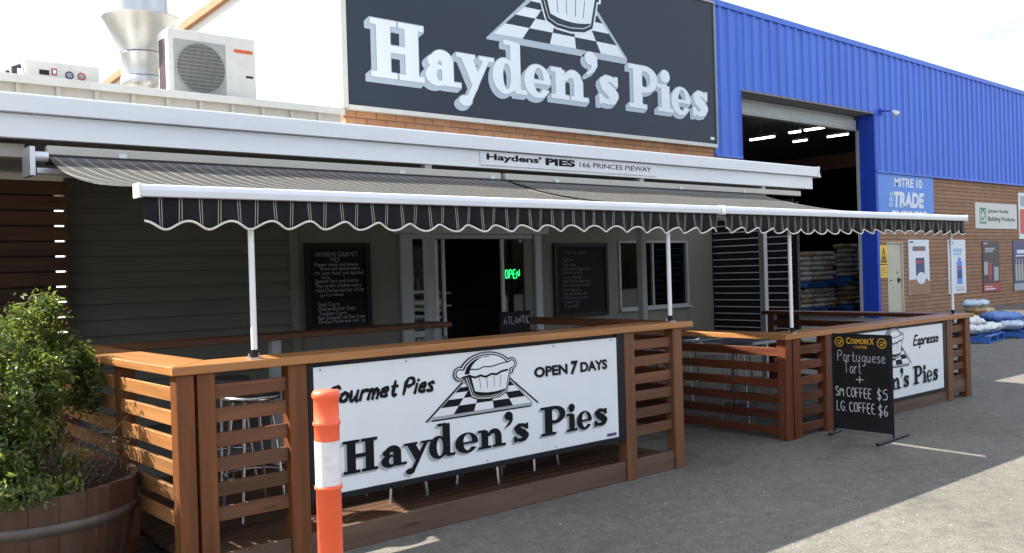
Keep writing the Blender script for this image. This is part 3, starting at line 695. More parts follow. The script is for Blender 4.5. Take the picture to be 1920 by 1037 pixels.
# timber screen on the far left
ts = thing('timber_screen', 'dark horizontal board screen fence at the left end of the shop', 'screen', (0, 5.2, 0))
mb = MB(); z = .05; i = 0
while z < 2.5:
    mb.box(-3.2, 5.20, z, 2.652+rng.uniform(-.010, .010), 5.225, z+.133); z += .149
mb.build('boards', 'screen_wood', ts, .002)
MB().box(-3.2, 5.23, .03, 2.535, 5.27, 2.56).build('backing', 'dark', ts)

# ================================================================== name plate on the fascia
fs = thing('fascia_sign', 'white strip sign reading Haydens Pies with address, on the fascia', 'sign', (7.3, 2.78, 2.66))
box_part('panel', 'white_paint', fs, (5.94, 2.772, 2.648, 8.66, 2.783, 2.792), .002)
PS = Plane((0, 2.7715, 0), (1, 0, 0), (0, 0, 1), (0, -1, 0))
art(PS, merge2(fit(text2("Haydens'", .036), 6.02, 6.78, 2.685, 2.772), fit(text2("PIES", .05), 6.84, 7.29, 2.690, 2.768)), .0015, 'bold_lettering', 'ink', fs)
art(PS, fit(text2("166 PRINCES PIEWAY", .005, 0, 1.0), 7.36, 8.57, 2.697, 2.752), .0015, 'address_lettering', 'ink', fs)

# ================================================================== roof equipment
ac = thing('air_conditioner', 'white outdoor air conditioner with round fan grille on the roof', 'air conditioner', (4.43, 5.9, 3.25))
box_part('casing', 'off_white', ac, (3.91, 5.75, 3.62, 4.95, 6.08, 4.40), .012)
MB().box(3.905, 5.86, 3.70, 3.909, 6.04, 4.30).build('side_vent', 'maroon', ac)
box_part('leg', 'beige_metal', ac, (4.0, 5.78, 3.15, 4.08, 6.05, 3.618)); box_part('leg', 'beige_metal', ac, (4.75, 5.78, 3.15, 4.83, 6.05, 3.618))
PA = Plane((0, 5.7495, 0), (1, 0, 0), (0, 0, 1), (0, -1, 0))
gm = plain('grey_grille', (.33, .34, .33), .6, .1, 4)
art(PA, rects((3.965, 3.665, 4.575, 4.285)), .003, 'grille_panel', gm, ac)
art(PA, field(d_ell(4.275, 3.975, .285, .285), 3.95, 4.6, 3.65, 4.3, 60), .005, 'fan_opening', plain('dark_fan_opening', (.05, .05, .05), .7), ac)
mb = MB()
for k in range(-20, 21):
    x = k*.0135; q = math.sqrt(max(0, .285**2-x*x))
    mb.tube([PA.p(4.275+x, 3.975-q, .012), PA.p(4.275+x, 3.975+q, .012)], .0026, 5, False)
for k in range(-6, 7):
    y = k*.043; q = math.sqrt(max(0, .285**2-y*y))
    mb.tube([PA.p(4.275-q, 3.975+y, .014), PA.p(4.275+q, 3.975+y, .014)], .003, 5, False)
ring = [PA.p(4.275+.285*math.cos(2*math.pi*j/40), 3.975+.285*math.sin(2*math.pi*j/40), .013) for j in range(41)]; mb.tube(ring, .006, 6, False)
mb.build('grille_wire', gm, ac)
art(PA, rects((4.68, 4.215, 4.91, 4.255)), .003, 'red_badge', plain('orange_red_badge', (.62, .10, .03), .5), ac)
art(PA, rects((4.82, 3.93, 4.91, 3.955)), .003, 'handle_slot', 'dark', ac)
cb = thing('control_unit', 'low white roof unit with two round dials beside the air conditioner', 'roof unit', (2.8, 5.9, 3.2))
MB().prism([(5.75, 3.15), (5.75, 3.86), (6.3, 3.72), (6.3, 3.15)], 'x', 2.44, 3.16).build('casing', 'off_white', cb, .008)
art(PA, rects((2.57, 3.715, 2.665, 3.765)), .004, 'display', 'dark', cb); art(PA, rects((2.685, 3.72, 2.74, 3.79)), .004, 'label_sticker', 'poster_red', cb)
art(PA, rects((2.70, 3.735, 2.73, 3.775)), .0055, 'label_paper', 'paper_white', cb)
for u, mt in ((2.86, 'navy'), (2.98, 'poster_red')):
    art(PA, field(S(d_ell(u, 3.735, .042, .042), d_ell(u, 3.735, .028, .028)), u-.06, u+.06, 3.67, 3.80, 40), .004, 'dial_ring', mt, cb)
    MB().lathe_dir([(.022, 0), (.022, .012), (.001, .012)], (u, 5.749, 3.735), (0, -1, 0), 16).build('dial', gm, cb)
pb = MB().tube([(2.36, 5.85, 3.1), (2.36, 5.85, 3.78), (2.42, 5.85, 3.80)], .03, 10).tube([(2.30, 5.85, 3.1), (2.30, 5.85, 3.74)], .02, 8).build('pipe', plain('dark_lagging', (.06, .05, .07), .8), cb)
fl = thing('exhaust_flue', 'galvanised exhaust duct with flared cone cowl behind the air conditioner', 'flue', (3.92, 6.6, 3.2))
c = (3.92, 6.6, 0)
MB().lathe([(.245, 3.98), (.245, 4.235), (.25, 4.24), (.25, 4.25), (.245, 4.255)], c, 36).build('duct', 'galv', fl)
MB().lathe([(.235, 3.1), (.235, 3.84), (.252, 3.845), (.252, 3.97), (.24, 3.975)], c, 36).build('lower_duct', 'galv', fl)
MB().lathe([(.25, 4.262), (.25, 4.272), (.43, 4.66), (.445, 4.665), (.445, 4.675), (.42, 4.675), (.24, 4.285)], c, 40, False).build('cone', 'galv', fl)
MB().lathe([(.31, 4.45), (.31, 5.7)], c, 36).build('stack', 'galv', fl)

# ================================================================== warehouse
wh = thing('warehouse', 'long hardware shed of tan brick with blue corrugated cladding and white side wall', 'building', (7.5, 8, 0))
box_part('brick_wall', 'brick', wh, (7.5, 8.0, 0, 17.70, 8.2, 4.0)); 
MB().box(23.86, 8.0, 0, 24.30, 8.2, 3.99).box(24.302, 8.0, 2.06, 25.2, 8.2, 3.99).box(25.202, 8.0, 0, 48, 8.2, 3.99).build('brick_wall', 'brick_far', wh)
def cladding(x0, x1, z0, ztop):
    mb = MB(); prof = []; x = x0; p = .345
    while x < x1-1e-6:
        for dx, dy in ((0, 0), (.20, 0), (.232, -.036), (.312, -.036)):
            if x+dx <= x1: prof.append((x+dx, 7.985+dy))
        x += p
    prof.append((x1, 7.985))
    n = len(prof); vs = [(a, b, z0(a)) for a, b in prof]+[(a, b, ztop(a)) for a, b in prof]
    return mb.add(vs, [(i, i+1, n+i+1, n+i) for i in range(n-1)])
top = lambda x: 7.30-.0155*(x-16.8)
mb = MB()
for q in (cladding(16.78, 17.72, lambda x: 4.0, top), cladding(17.72, 23.8, lambda x: 5.54, top), cladding(23.8, 48, lambda x: 3.99, top)): mb.add(q.v, q.f)
mb.build('cladding', 'clad', wh)
MB().add([(16.5, 7.93, top(16.5)), (48, 7.93, top(48)), (48, 7.93, top(48)+.13), (16.5, 7.93, top(16.5)+.13), (16.5, 8.2, top(16.5)), (48, 8.2, top(48)), (48, 8.2, top(48)+.13), (16.5, 8.2, top(16.5)+.13)], [(0, 1, 2, 3), (4, 7, 6, 5), (0, 4, 5, 1), (3, 2, 6, 7), (0, 3, 7, 4), (1, 5, 6, 2)]).build('top_flashing', 'clad', wh)
MB().box(16.78, 7.93, 3.95, 17.74, 8.0, 4.0).box(23.8, 7.93, 3.93, 48, 8.0, 3.985).build('bottom_flashing', 'clad', wh)
MB().box(17.70, 7.96, 0, 17.78, 8.5, 5.53).build('door_jamb', 'blue_dark', wh); MB().box(23.72, 7.955, 0, 23.85, 8.46, 5.53).build('door_jamb', 'blue_dark', wh)
MB().box(17.785, 7.96, 5.50, 23.715, 8.7, 5.535).build('lintel', plain('grey_lintel_paint', (.22, .22, .21), .7), wh)  # lintel underside in one even mid grey
rd = MB().box(17.785, 8.44, 5.14, 23.66, 8.60, 5.40).box(17.785, 8.43, 5.10, 23.66, 8.61, 5.138).box(17.785, 8.5, 5.403, 23.66, 8.7, 5.495).build('roller_door', plain('grey_roller_shutter', (.44, .47, .45), .45), wh, .01)
MB().box(23.665, 8.40, 0, 23.715, 8.47, 5.10).build('guide_rail', 'post_grey', rd)
MB().prism([(7.5, 8.21), (7.5, 30), (7.7, 30), (7.7, 8.21)], 'z', 0, 6.0).build('side_wall', 'cream_wall', wh)
MB().add([(7.5, 8.0, 6.0), (7.5, 30, 6.0), (7.5, 30, 5.78), (7.5, 8.0, 7.10), (7.66, 8.0, 6.0), (7.66, 30, 6.0), (7.66, 30, 5.78), (7.66, 8.0, 7.10)], [(0, 1, 2, 3), (4, 7, 6, 5), (0, 3, 7, 4), (3, 2, 6, 7)]).build('side_gable', 'cream_wall', wh)
MB().add([(7.40, 8.05, 7.08), (7.40, 30, 5.76), (7.40, 30, 5.92), (7.40, 8.05, 7.24), (7.70, 8.05, 7.08), (7.70, 30, 5.76), (7.70, 30, 5.92), (7.70, 8.05, 7.24)], [(0, 1, 2, 3), (4, 7, 6, 5), (0, 4, 5, 1), (3, 2, 6, 7), (0, 3, 7, 4), (1, 5, 6, 2)]).build('side_capping', plain('tan_brick_capping', (.42, .20, .10), .7), wh)
MB().box(7.40, 7.90, 4.16, 7.495, 8.18, 7.4).build('corner_flashing', 'off_white', wh, .004)
MB().prism([(7.50, 4.003), (16.775, 4.003), (16.775, 7.3), (15.8, 7.3), (15.8, 9.6), (7.50, 9.6)], 'y', 8.003, 8.2).build('upper_wall_and_shade_parapet', 'brick', wh)  # wall behind the sign; raised left part added out of view, shades the ground
MB().add([(7.72, 8.25, 7.06), (48, 8.25, 6.8), (48, 30, 5.7), (7.72, 30, 5.7), (7.72, 8.25, 6.98), (48, 8.25, 6.72), (48, 30, 5.62), (7.72, 30, 5.62)], [(0, 1, 2, 3), (4, 7, 6, 5), (0, 4, 5, 1), (1, 5, 6, 2), (2, 6, 7, 3), (3, 7, 4, 0)]).build('roof', 'beige_metal', wh)
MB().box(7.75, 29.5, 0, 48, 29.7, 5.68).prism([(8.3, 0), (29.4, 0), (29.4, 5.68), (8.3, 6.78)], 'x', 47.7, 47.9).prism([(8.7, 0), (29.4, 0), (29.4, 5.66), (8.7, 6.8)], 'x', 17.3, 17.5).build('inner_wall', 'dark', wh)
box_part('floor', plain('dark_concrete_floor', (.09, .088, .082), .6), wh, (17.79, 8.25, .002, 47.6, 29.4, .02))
# steel beam and strip lights inside
def on(p, k): return tuple(c+(a-c)*k for a, c in zip(p, (0, -4.6, 1.55)))
MB().box(32.0, 9.0, 5.05, 32.25, 29.3, 5.6).build('beam', 'rust_beam', wh)
li = [((24.54, 12.45, 5.4), (24.48, 11.6, 5.4)), ((24.29, 10.9, 5.4), (24.27, 10.55, 5.4)), ((24.26, 10.37, 5.4), (24.15, 9.77, 5.4)), ((26.2, 12.0, 5.4), (26.2, 11.5, 5.4)), ((26.2, 10.8, 5.4), (26.2, 10.1, 5.4))]
lab = ['lit strip light in the dark shed, nearest the left edge of opening', 'short lit strip light in the dark shed, middle of the row', 'long bright strip light right of the short one, in the dark shed', 'thin dim strip light lower left in the shed opening', 'thin dim strip light lower right in the shed opening']
for k, (a, b) in enumerate(li):
    a = on(a, 1.10); b = on(b, 1.10); w = .045 if k < 3 else .013
    t_ = thing('strip_light', lab[k], 'strip light', ((a[0]+b[0])/2, (a[1]+b[1])/2, a[2]), 'strip lights inside the shed')
    MB().box(a[0]-w, b[1], a[2], a[0]+w, a[1], a[2]+.05).build('tube', 'strip', t_); MB().box(a[0]-w-.03, b[1]-.03, a[2]+.052, a[0]+w+.03, a[1]+.03, a[2]+.12).build('housing', 'post_grey', t_)
    MB().tube([((a[0]+b[0])/2, (a[1]+b[1])/2, a[2]+.12), ((a[0]+b[0])/2, (a[1]+b[1])/2, 6.4)], .012, 6).build('hanger', 'post_grey', t_)
# bags stacked inside
def bag_mesh(L, Wd, H, seed, n=8, crumple=.007, pw=8):
    r3 = random.Random(seed); vs = []; fs = []
    for j in range(n+1):
        for i in range(n+1):
            u = i/n*2-1; v = j/n*2-1; e = max(0, (1-abs(u)**pw)*(1-abs(v)**pw))
            vs.append((u*L/2+r3.uniform(-.008, .008), v*Wd/2+r3.uniform(-crumple, crumple), H*.5+H*.5*e**.35+r3.uniform(-crumple, crumple)))
    m = len(vs)
    for j in range(n+1):
        for i in range(n+1):
            u = i/n*2-1; v = j/n*2-1; e = max(0, (1-abs(u)**pw)*(1-abs(v)**pw)); vs.append((u*L/2*.96, v*Wd/2*.96, H*.45-H*.45*e**.35))
    for j in range(n):
        for i in range(n):
            a = j*(n+1)+i; fs.append((a, a+1, a+n+2, a+n+1)); fs.append((m+a, m+a+n+1, m+a+n+2, m+a+1))
    rim = [i for i in range(n+1)]+[j*(n+1)+n for j in range(1, n+1)]+[n*(n+1)+i for i in range(n-1, -1, -1)]+[j*(n+1) for j in range(n-1, 0, -1)]
    for k in range(len(rim)):
        a, b = rim[k], rim[(k+1) % len(rim)]; fs.append((a, m+a, m+b, b))
    mb = MB(); mb.add(vs, fs, True); return mb
protos = [bag_mesh(.62, .42, .15, s_).build('cement_bag', m_) for s_, m_ in ((1, 'bag_grey'), (2, 'bag_grey'), (3, 'bag_tan'))]
for b in protos: tag(b, 'grey cement bag in the stacks inside the dark shed', 'bag', 'cement bags stacked inside the shed')
cnt = 0
def stack(x0, nx, z0, nz, y=11.0, red=False):
    global cnt
    for k in range(nz):
        for i in range(nx):
            p = protos[rng.choice((0, 0, 1, 1, 2))]
            if cnt < 3: b = protos[cnt]
            else: b = p.copy(); COL.objects.link(b)
            cnt += 1
            b.location = (x0+.32+i*.64+(k % 2)*.12, y+rng.uniform(-.05, .05), z0+k*.152); b.rotation_euler = (0, 0, rng.uniform(-.06, .06))
stack(24.6, 3, .16, 4); stack(24.6, 3, .98, 6); stack(27.0, 4, .16, 5); stack(27.0, 4, 1.06, 7); stack(23.4, 1, .16, 9)
def pallet(loc, rz, mat, label, group, sx=1.15, sy=1.1):
    p = thing('pallet', label, 'pallet', loc, group)
    mb = MB()
    for i in range(6): mb.box(loc[0]-sx/2, loc[1]-sy/2+i*(sy-.1)/5, loc[2]+.115, loc[0]+sx/2, loc[1]-sy/2+i*(sy-.1)/5+.1, loc[2]+.135)
    mb.build('top_boards', mat, p, .003)
    for i in (-1, 0, 1): MB().box(loc[0]+i*(sx/2-.05)-.045, loc[1]-sy/2, loc[2]+.02, loc[0]+i*(sx/2-.05)+.045, loc[1]+sy/2, loc[2]+.113).build('bearer', mat, p, .003)
    MB().box(loc[0]-sx/2, loc[1]-sy/2, loc[2]+.001, loc[0]+sx/2, loc[1]-sy/2+.1, loc[2]+.018).box(loc[0]-sx/2, loc[1]+sy/2-.1, loc[2]+.001, loc[0]+sx/2, loc[1]+sy/2, loc[2]+.018).build('bottom_boards', mat, p)
    p.rotation_euler = (0, 0, rz); return p
for x, z, lb in ((25.5, .02, 'pallet on the shed floor under the left bag stack'), (25.5, .80, 'blue pallet between the layers of the left bag stack'), (28.3, .02, 'pallet on the shed floor under the right bag stack'), (28.3, .90, 'pallet between the layers of the right bag stack')):
    pallet((x, 11.0, z+.02), 0, 'pallet_blue', lb, 'pallets under the cement bags', 2.2 if x < 26 else 2.7, .9)

# ================================================================== the big sign
bs = thing('shop_sign', 'large black sign with white Haydens Pies lettering and pie picture above the roof', 'sign', (12.1, 7.95, 4.2))
MB().box(7.50, 7.93, 4.215, 16.77, 7.99, 7.30).build('panel', 'sign_black', bs)
MB().box(7.50, 7.90, 4.135, 16.78, 8.0, 4.212).build('bottom_trim', 'off_white', bs, .004)
MB().box(16.772, 7.90, 4.215, 16.80, 7.99, 7.34).box(7.50, 7.90, 7.303, 16.77, 7.99, 7.34).build('side_trim', 'post_grey', bs)
PB = Plane((0, 7.9295, 0), (1, 0, 0), (0, 0, 1), (0, -1, 0))
spec = [('H', 7.93, 8.96, 4.70, .93), ('a', 8.96, 9.72, 4.70, .90), ('y', 9.63, 10.46, 4.72, .90), ('d', 10.42, 11.22, 4.73, .93), ('e', 11.16, 11.84, 4.73, .90), ('n', 11.82, 12.80, 4.745, .90), ("'", 12.66, 13.08, 4.78, .92), ('s', 13.06, 13.68, 4.76, .88),
        ('P', 13.95, 14.83, 4.775, .87), ('i', 14.82, 15.32, 4.775, .88), ('e', 15.26, 15.92, 4.775, .87), ('s', 15.94, 16.52, 4.775, .85)]
word(PB, spec, [('lettering_edge', 'sign_side', .004, lambda f: drop(f, -.095, -.085, 5, .016)), ('lettering_outline', 'ink_grey', .0065, lambda f: grow(f, .012)), ('lettering', 'sign_white', .009, lambda f: grow(f, .001))], bs, 80)
pie_art(PB, 10.40, 5.74, 3.50, 1.0, bs, 'sign_black', 'sign_white', 'sign_side', True)
MB().box(16.55, 7.915, 4.30, 16.68, 7.928, 4.36).build('maker_label', 'paper_white', bs)

# ================================================================== awnings
def awning(x0, x1, skew0, label):
    t = thing('awning', label, 'awning', ((x0+x1)/2, 1.3, 2.0), 'striped awnings over the seating')
    mb = MB(); nx = 60; ny = 16; vs = []
    for j in range(ny+1):
        v = j/ny
        for i in range(nx+1):
            u = i/nx; xa = x0+.006+skew0*(1-v); x = xa+(x1-.006-xa)*u
            y = 2.62*(1-v)+.03*v; z = 2.475*(1-v)+2.022*v-.085*math.sin(math.pi*v**.8)+.008*math.sin(u*17+v*3)*math.sin(math.pi*v)
            vs.append((x, y, z))
    fs = [(j*(nx+1)+i, (j+1)*(nx+1)+i, (j+1)*(nx+1)+i+1, j*(nx+1)+i+1) for j in range(ny) for i in range(nx)]
    mb.add(vs, fs, True); can = mb.build('canvas', 'awning', t)
    sd = can.modifiers.new('thickness', 'SOLIDIFY'); sd.thickness = .003
    MB().prism([(-.03, 1.968), (-.035, 2.0), (-.025, 2.024), (.0, 2.03), (.045, 2.02), (.045, 1.968)], 'x', x0, x1).build('front_bar', 'white_alu', t, .003)
    MB().box(x0-.012, -.04, 1.96, x0-.001, .05, 2.032).build('end_cap', 'white_paint', t, .003); MB().box(x1+.001, -.04, 1.96, x1+.012, .05, 2.032).build('end_cap', 'white_paint', t, .003)
    n = int((x1-x0)/.013); vs = []; edge = []
    for i in range(n+1):
        x = x0+.02+(x1-x0-.04)*i/n; ph = 2*math.pi*(x-x0)/.224
        zb = 1.833+.021*math.cos(ph-.35)+.004*math.sin(x*3.1); yw = .016*math.sin(2*math.pi*x/.21+.4*math.sin(x*2))
        for q in range(5):
            w = q/4; vs.append((x, -.005+yw*w**1.2, 1.966+(zb-1.966)*w))
        edge.append((x, -.005+yw, zb))
    mb = MB(); mb.add(vs, [(i*5+q, i*5+q+1, i*5+q+6, i*5+q+5) for i in range(n) for q in range(4)], True)
    val = mb.build('valance', 'awning', t); sd = val.modifiers.new('thickness', 'SOLIDIFY'); sd.thickness = .002
    mb = MB().tube(edge, .0062, 6); e = mb.build('edging', 'edging', val)
    # roller, mounting rail and folding arms
    MB().tube([(x0+skew0, 2.65, 2.455), (x1, 2.65, 2.455)], .04, 14).build('roller', 'dark', t)
    for xa, s_ in ((x0+.95, 1), (x1-.55, -1)):
        el = xa+s_*1.15
        MB().tube([(xa, 2.6, 2.33), (el, 1.45, 2.06)], .024, 8).tube([(el, 1.45, 2.06), (xa+s_*.1, .06, 1.95)], .021, 8).build('folding_arm', 'white_alu', t)
    return t
aw1 = awning(1.57, 6.155, .26, 'larger left striped awning over the near timber enclosure')
aw2 = awning(6.205, 10.64, 0.0, 'right striped awning over the enclosure with the chalk sign')
mb = MB().box(1.70, 2.56, 2.33, 1.735, 2.78, 2.535).tube([(1.735, 2.62, 2.47), (1.83, 2.62, 2.47)], .038, 12); mb.build('end_bracket', 'alu', aw1, 0)
MB().box(1.745, 2.57, 2.345, 2.25, 2.62, 2.385).build('arm_bar', 'alu', aw1, .003)
MB().box(1.85, 2.70, 2.50, 6.15, 2.76, 2.565).build('mounting_rail', 'beige_metal', aw1, .003); MB().box(6.21, 2.70, 2.50, 11.68, 2.76, 2.565).build('mounting_rail', 'beige_metal', aw2, .003)
for x in (2.35, 4.9, 6.0): MB().box(x, 2.685, 2.485, x+.06, 2.699, 2.53).build('bracket', 'alu', aw1, .003)
for x in (6.9, 9.0, 10.3): MB().box(x, 2.685, 2.485, x+.06, 2.699, 2.53).build('bracket', 'alu', aw2, .003)
def pole(x, zb, label):
    t = thing('awning_pole', label, 'pole', (x, .06, zb), 'awning support poles')
    MB().tube([(x, .06, zb+.035), (x, .06, 1.967)], .0165, 12).build('tube', 'white_paint', t)
    MB().tube([(x, .06, zb+.012), (x, .06, zb+.05)], .02, 12).build('foot_sleeve', 'black', t)
    MB().box(x-.035, .03, zb+.0005, x+.035, .09, zb+.01).tube([(x+.026, .07, zb+.01), (x+.026, .07, zb+.03)], .006, 6).tube([(x-.026, .07, zb+.01), (x-.026, .07, zb+.03)], .006, 6).build('base_plate', 'steel', t)
pole(2.17, 1.125, 'thin white awning pole on the rail near the barrel planter corner'); pole(5.59, 1.125, 'thin white awning pole on the right end of the near rail')
pole(7.25, .93, 'thin white awning pole on the far enclosure corner beside the chalk sign'); pole(10.43, .93, 'thin white awning pole on the far right end of the rails')

# ================================================================== timber enclosures
def rail_loop(parent, pts, w, z0, z1, mat_names):
    """mitred flat rail along outer corner points (inner side to the left of travel)"""
    n = len(pts); inner = []
    for i, p in enumerate(pts):
        p = Vector(p)
        d0 = (Vector(pts[i])-Vector(pts[i-1])).normalized() if i else None
        d1 = (Vector(pts[i+1])-Vector(pts[i])).normalized() if i < n-1 else None
        n0 = Vector((-d0.y, d0.x)) if d0 else None; n1 = Vector((-d1.y, d1.x)) if d1 else None
        inner.append(p+(n0 if n1 is None else n1 if n0 is None else n0+n1)*w)
    for i in range(n-1):
        e = (Vector(pts[i+1])-Vector(pts[i])).normalized()*.001
        a, b, c, d_ = Vector(pts[i])+e, Vector(pts[i+1])-e, inner[i+1]-e, inner[i]+e
        MB().prism([tuple(a), tuple(b), tuple(c), tuple(d_)], 'z', z0, z1).build('top_rail', mat_names[i], parent, .004)
def post(parent, x0, y0, x1, y1, z1, mat, z0=0): MB().box(x0, y0, z0, x1, y1, z1).build('post', mat, parent, .004)
def slats(parent, axis, a0, a1, p0, p1, tops, h, mat):
    mb = MB()
    for t_ in tops:
        if axis == 'x': mb.box(a0, p0, t_-h, a1, p1, t_)
        else: mb.box(p0, a0, t_-h, p1, a1, t_)
    mb.build('slat_panel', mat, parent, .003)
e1 = thing('timber_enclosure', 'near slatted timber seating enclosure with wide oiled rail and deck', 'enclosure', (1.72, 0, 0))
rail_loop(e1, [(1.70, 2.25), (1.70, -.02), (5.77, -.02), (5.77, 2.0)], .28, 1.08, 1.125, ['rail_y', 'rail_x', 'post_y'])
MB().box(1.985, 1.98, 1.078, 4.92, 2.25, 1.123).build('top_rail', 'dull_x', e1, .004)
T6 = [1.015, .892, .763, .636, .508, .380]
post(e1, 1.725, 0, 1.815, .09, 1.079, 'post_z'); post(e1, 1.832, 0, 1.925, .09, 1.079, 'post_z'); post(e1, 2.335, 0, 2.445, .09, 1.079, 'post_z')
post(e1, 5.0, 0, 5.105, .09, 1.079, 'dull_z'); post(e1, 5.545, 0, 5.65, .09, 1.079, 'dull_z')
slats(e1, 'x', 1.927, 2.333, .028, .052, T6, .074, 'dull_x'); slats(e1, 'x', 5.107, 5.543, .028, .052, T6, .074, 'dull_x')
slats(e1, 'y', .092, .878, 1.735, 1.758, T6, .074, 'rail_y'); post(e1, 1.73, .88, 1.82, .97, 1.079, 'post_z'); slats(e1, 'y', .972, 2.08, 1.735, 1.758, T6, .074, 'rail_y'); post(e1, 1.73, 2.085, 1.82, 2.175, 1.079, 'post_z')
slats(e1, 'y', .092, 1.85, 5.60, 5.625, T6, .074, 'red_y'); post(e1, 5.55, 1.86, 5.65, 1.96, 1.079, 'red_z')
MB().box(1.927, .018, .0, 2.333, .05, .14).box(2.447, .018, 0, 4.998, .05, .14).box(5.107, .018, 0, 5.543, .05, .14).build('kick_board', 'kick', e1, .003)
for x in (3.22, 4.75): MB().box(x, 2.0, .12, x+.075, 2.075, 1.077).build('rear_post', 'post_grey', e1, .004)
mb = MB(); y = .10
while y < 2.2: mb.box(1.83, y, .085, 5.54, y+.088, .12); y += .094
mb.build('deck', 'deck', e1, .003)
e2 = thing('timber_enclosure', 'far red brown slatted timber enclosure beside the black chalk sign', 'enclosure', (7.05, 0, 0))
rail_loop(e2, [(7.03, 2.62), (7.03, -.02), (10.79, -.02), (10.79, 2.62)], .27, .884, .93, ['rail_y', 'rail_x', 'red_y'])
T5 = [.812-.1395*i for i in range(6)]
post(e2, 7.055, 0, 7.15, .095, .883, 'red_z'); post(e2, 7.175, 0, 7.285, .095, .883, 'red_z'); post(e2, 7.70, 0, 7.835, .095, .883, 'red_z'); post(e2, 10.15, 0, 10.28, .095, .883, 'dull_z'); post(e2, 10.60, 0, 10.72, .095, .883, 'post_z')
slats(e2, 'x', 7.287, 7.698, .03, .054, T5, .076, 'red_x'); slats(e2, 'x', 10.282, 10.598, .03, .054, T5[:5], .076, 'dull_x')
slats(e2, 'y', .097, 1.25, 7.07, 7.094, T5, .076, 'red_y'); post(e2, 7.06, 1.252, 7.15, 1.342, .883, 'red_z'); slats(e2, 'y', 1.344, 2.5, 7.07, 7.094, T5, .076, 'red_y'); post(e2, 7.06, 2.502, 7.15, 2.592, .883, 'red_z')
slats(e2, 'y', .097, 2.5, 10.66, 10.684, T5, .076, 'red_y'); post(e2, 10.62, 2.502, 10.71, 2.592, .883, 'red_z')
MB().box(7.837, .02, 0, 10.148, .05, .145).box(10.282, .02, .06, 10.598, .05, .20).build('kick_board', 'kick', e2, .003)

# ================================================================== banners on the enclosures
def script_word(plane, s, u0, u1, base, cap, r, sh, name, mat, parent, h=.004):
    sts = strokes(s, .015, 5); sts = [[(x+y*sh, y) for x, y in st_] for st_ in sts]
    x0 = min(p[0] for st_ in sts for p in st_); x1 = max(p[0] for st_ in sts for p in st_)
    f = U(*[d_path([(x, y, r*(.75+.55*((k*7) % 3)/2)) for k, (x, y) in enumerate(st_)], r) for st_ in sts])
    g = field(f, x0-.2, x1+.2, -.6, 1.2, 330); k = (u1-u0)/(x1-x0)
    art(plane, ([(u0+(a-x0)*k, base+b*cap) for a, b in g[0]], g[1]), h, name, mat, parent)
BSPEC = [('H', 2.655, 2.885, .430, .190), ('a', 2.90, 3.085, .428, .190), ('y', 3.065, 3.27, .428, .190), ('d', 3.245, 3.445, .428, .208), ('e', 3.445, 3.635, .430, .190), ('n', 3.625, 3.855, .430, .190), ("'", 3.835, 3.925, .430, .205), ('s', 3.915, 4.065, .432, .190),
         ('P', 4.165, 4.395, .438, .195), ('i', 4.40, 4.505, .438, .195), ('e', 4.50, 4.655, .438, .195), ('s', 4.665, 4.815, .438, .195)]
b1 = thing('banner_sign', 'large white Haydens Pies banner with pie picture, OPEN 7 DAYS, on near enclosure', 'banner', (3.7, .03, .3))
box_part('panel', 'banner_white', b1, (2.487, .010, .336, 4.922, .020, 1.052))
MB().box(2.449, .006, .30, 2.485, .045, 1.076).box(4.924, .006, .30, 4.997, .045, 1.076).box(2.487, .006, .30, 4.922, .045, .334).box(2.487, .022, 1.054, 4.922, .045, 1.076).build('frame', 'frame_black', b1, .003)
P1 = Plane((0, .0095, 0), (1, 0, 0), (0, 0, 1), (0, -1, 0))
word(P1, BSPEC, [('lettering_shadow', 'ink_grey', .001, lambda f: drop(f, -.075, -.06, 4, -.002)), ('lettering', 'ink', .003, lambda f: grow(f, -.004))], b1, 72)
script_word(P1, 'Gourmet Pies', 2.575, 3.30, .838, .092, .10, .32, 'script_shadow', 'ink_grey', b1, .001)
script_word(P1, 'Gourmet Pies', 2.572, 3.297, .842, .092, .095, .32, 'script_lettering', 'ink', b1, .0025)
for dx, dz, nm, mt, h in ((.006, -.006, 'opening_shadow', 'ink_grey', .001), (0, 0, 'opening_lettering', 'ink', .0025)):
    art(P1, merge2(fit(text2('OPEN', .04), 4.118+dx, 4.425+dx, .838+dz, .908+dz), fit(text2('7', .05, .12), 4.455+dx, 4.528+dx, .828+dz, .922+dz), fit(text2('DAYS', .04), 4.55+dx, 4.818+dx, .836+dz, .906+dz)), h, nm, mt, b1)
pie_art(P1, 3.262, .680, .832, .93, b1, 'ink', 'banner_white', 'ink_grey', False, .0005)
MB().box(4.80, .007, .352, 4.895, .009, .372).build('maker_label', 'navy', b1)
mb = MB()
for u in (2.53, 3.1, 3.7, 4.3, 4.87):
    for w_ in (.352, 1.036): mb.tube([(u, .010, w_), (u, .006, w_)], .007, 8)
mb.build('rivet', 'ink_grey', b1)
b2 = thing('banner_sign', 'white Haydens Pies banner reading Espresso, partly behind the black chalk sign', 'banner', (9.0, .03, .15))
box_part('panel', 'banner_white', b2, (7.88, .010, .160, 10.062, .020, .855))
MB().box(7.842, .006, .125, 7.878, .045, .880).box(10.064, .006, .125, 10.125, .045, .880).box(7.88, .006, .125, 10.062, .045, .158).box(7.88, .022, .857, 10.062, .045, .880).build('frame', 'frame_black', b2, .003)
word(P1, [(c_, 9.366+(a-4.16)*.862, 9.366+(b-4.16)*.862, z_-.180, h_*.98) for c_, a, b, z_, h_ in BSPEC], [('lettering_shadow', 'ink_grey', .001, lambda f: drop(f, -.075, -.06, 4, -.002)), ('lettering', 'ink', .003, lambda f: grow(f, -.004))], b2, 64)
script_word(P1, 'Espresso', 9.40, 9.945, .665, .095, .10, .3, 'script_lettering', 'ink', b2, .002)
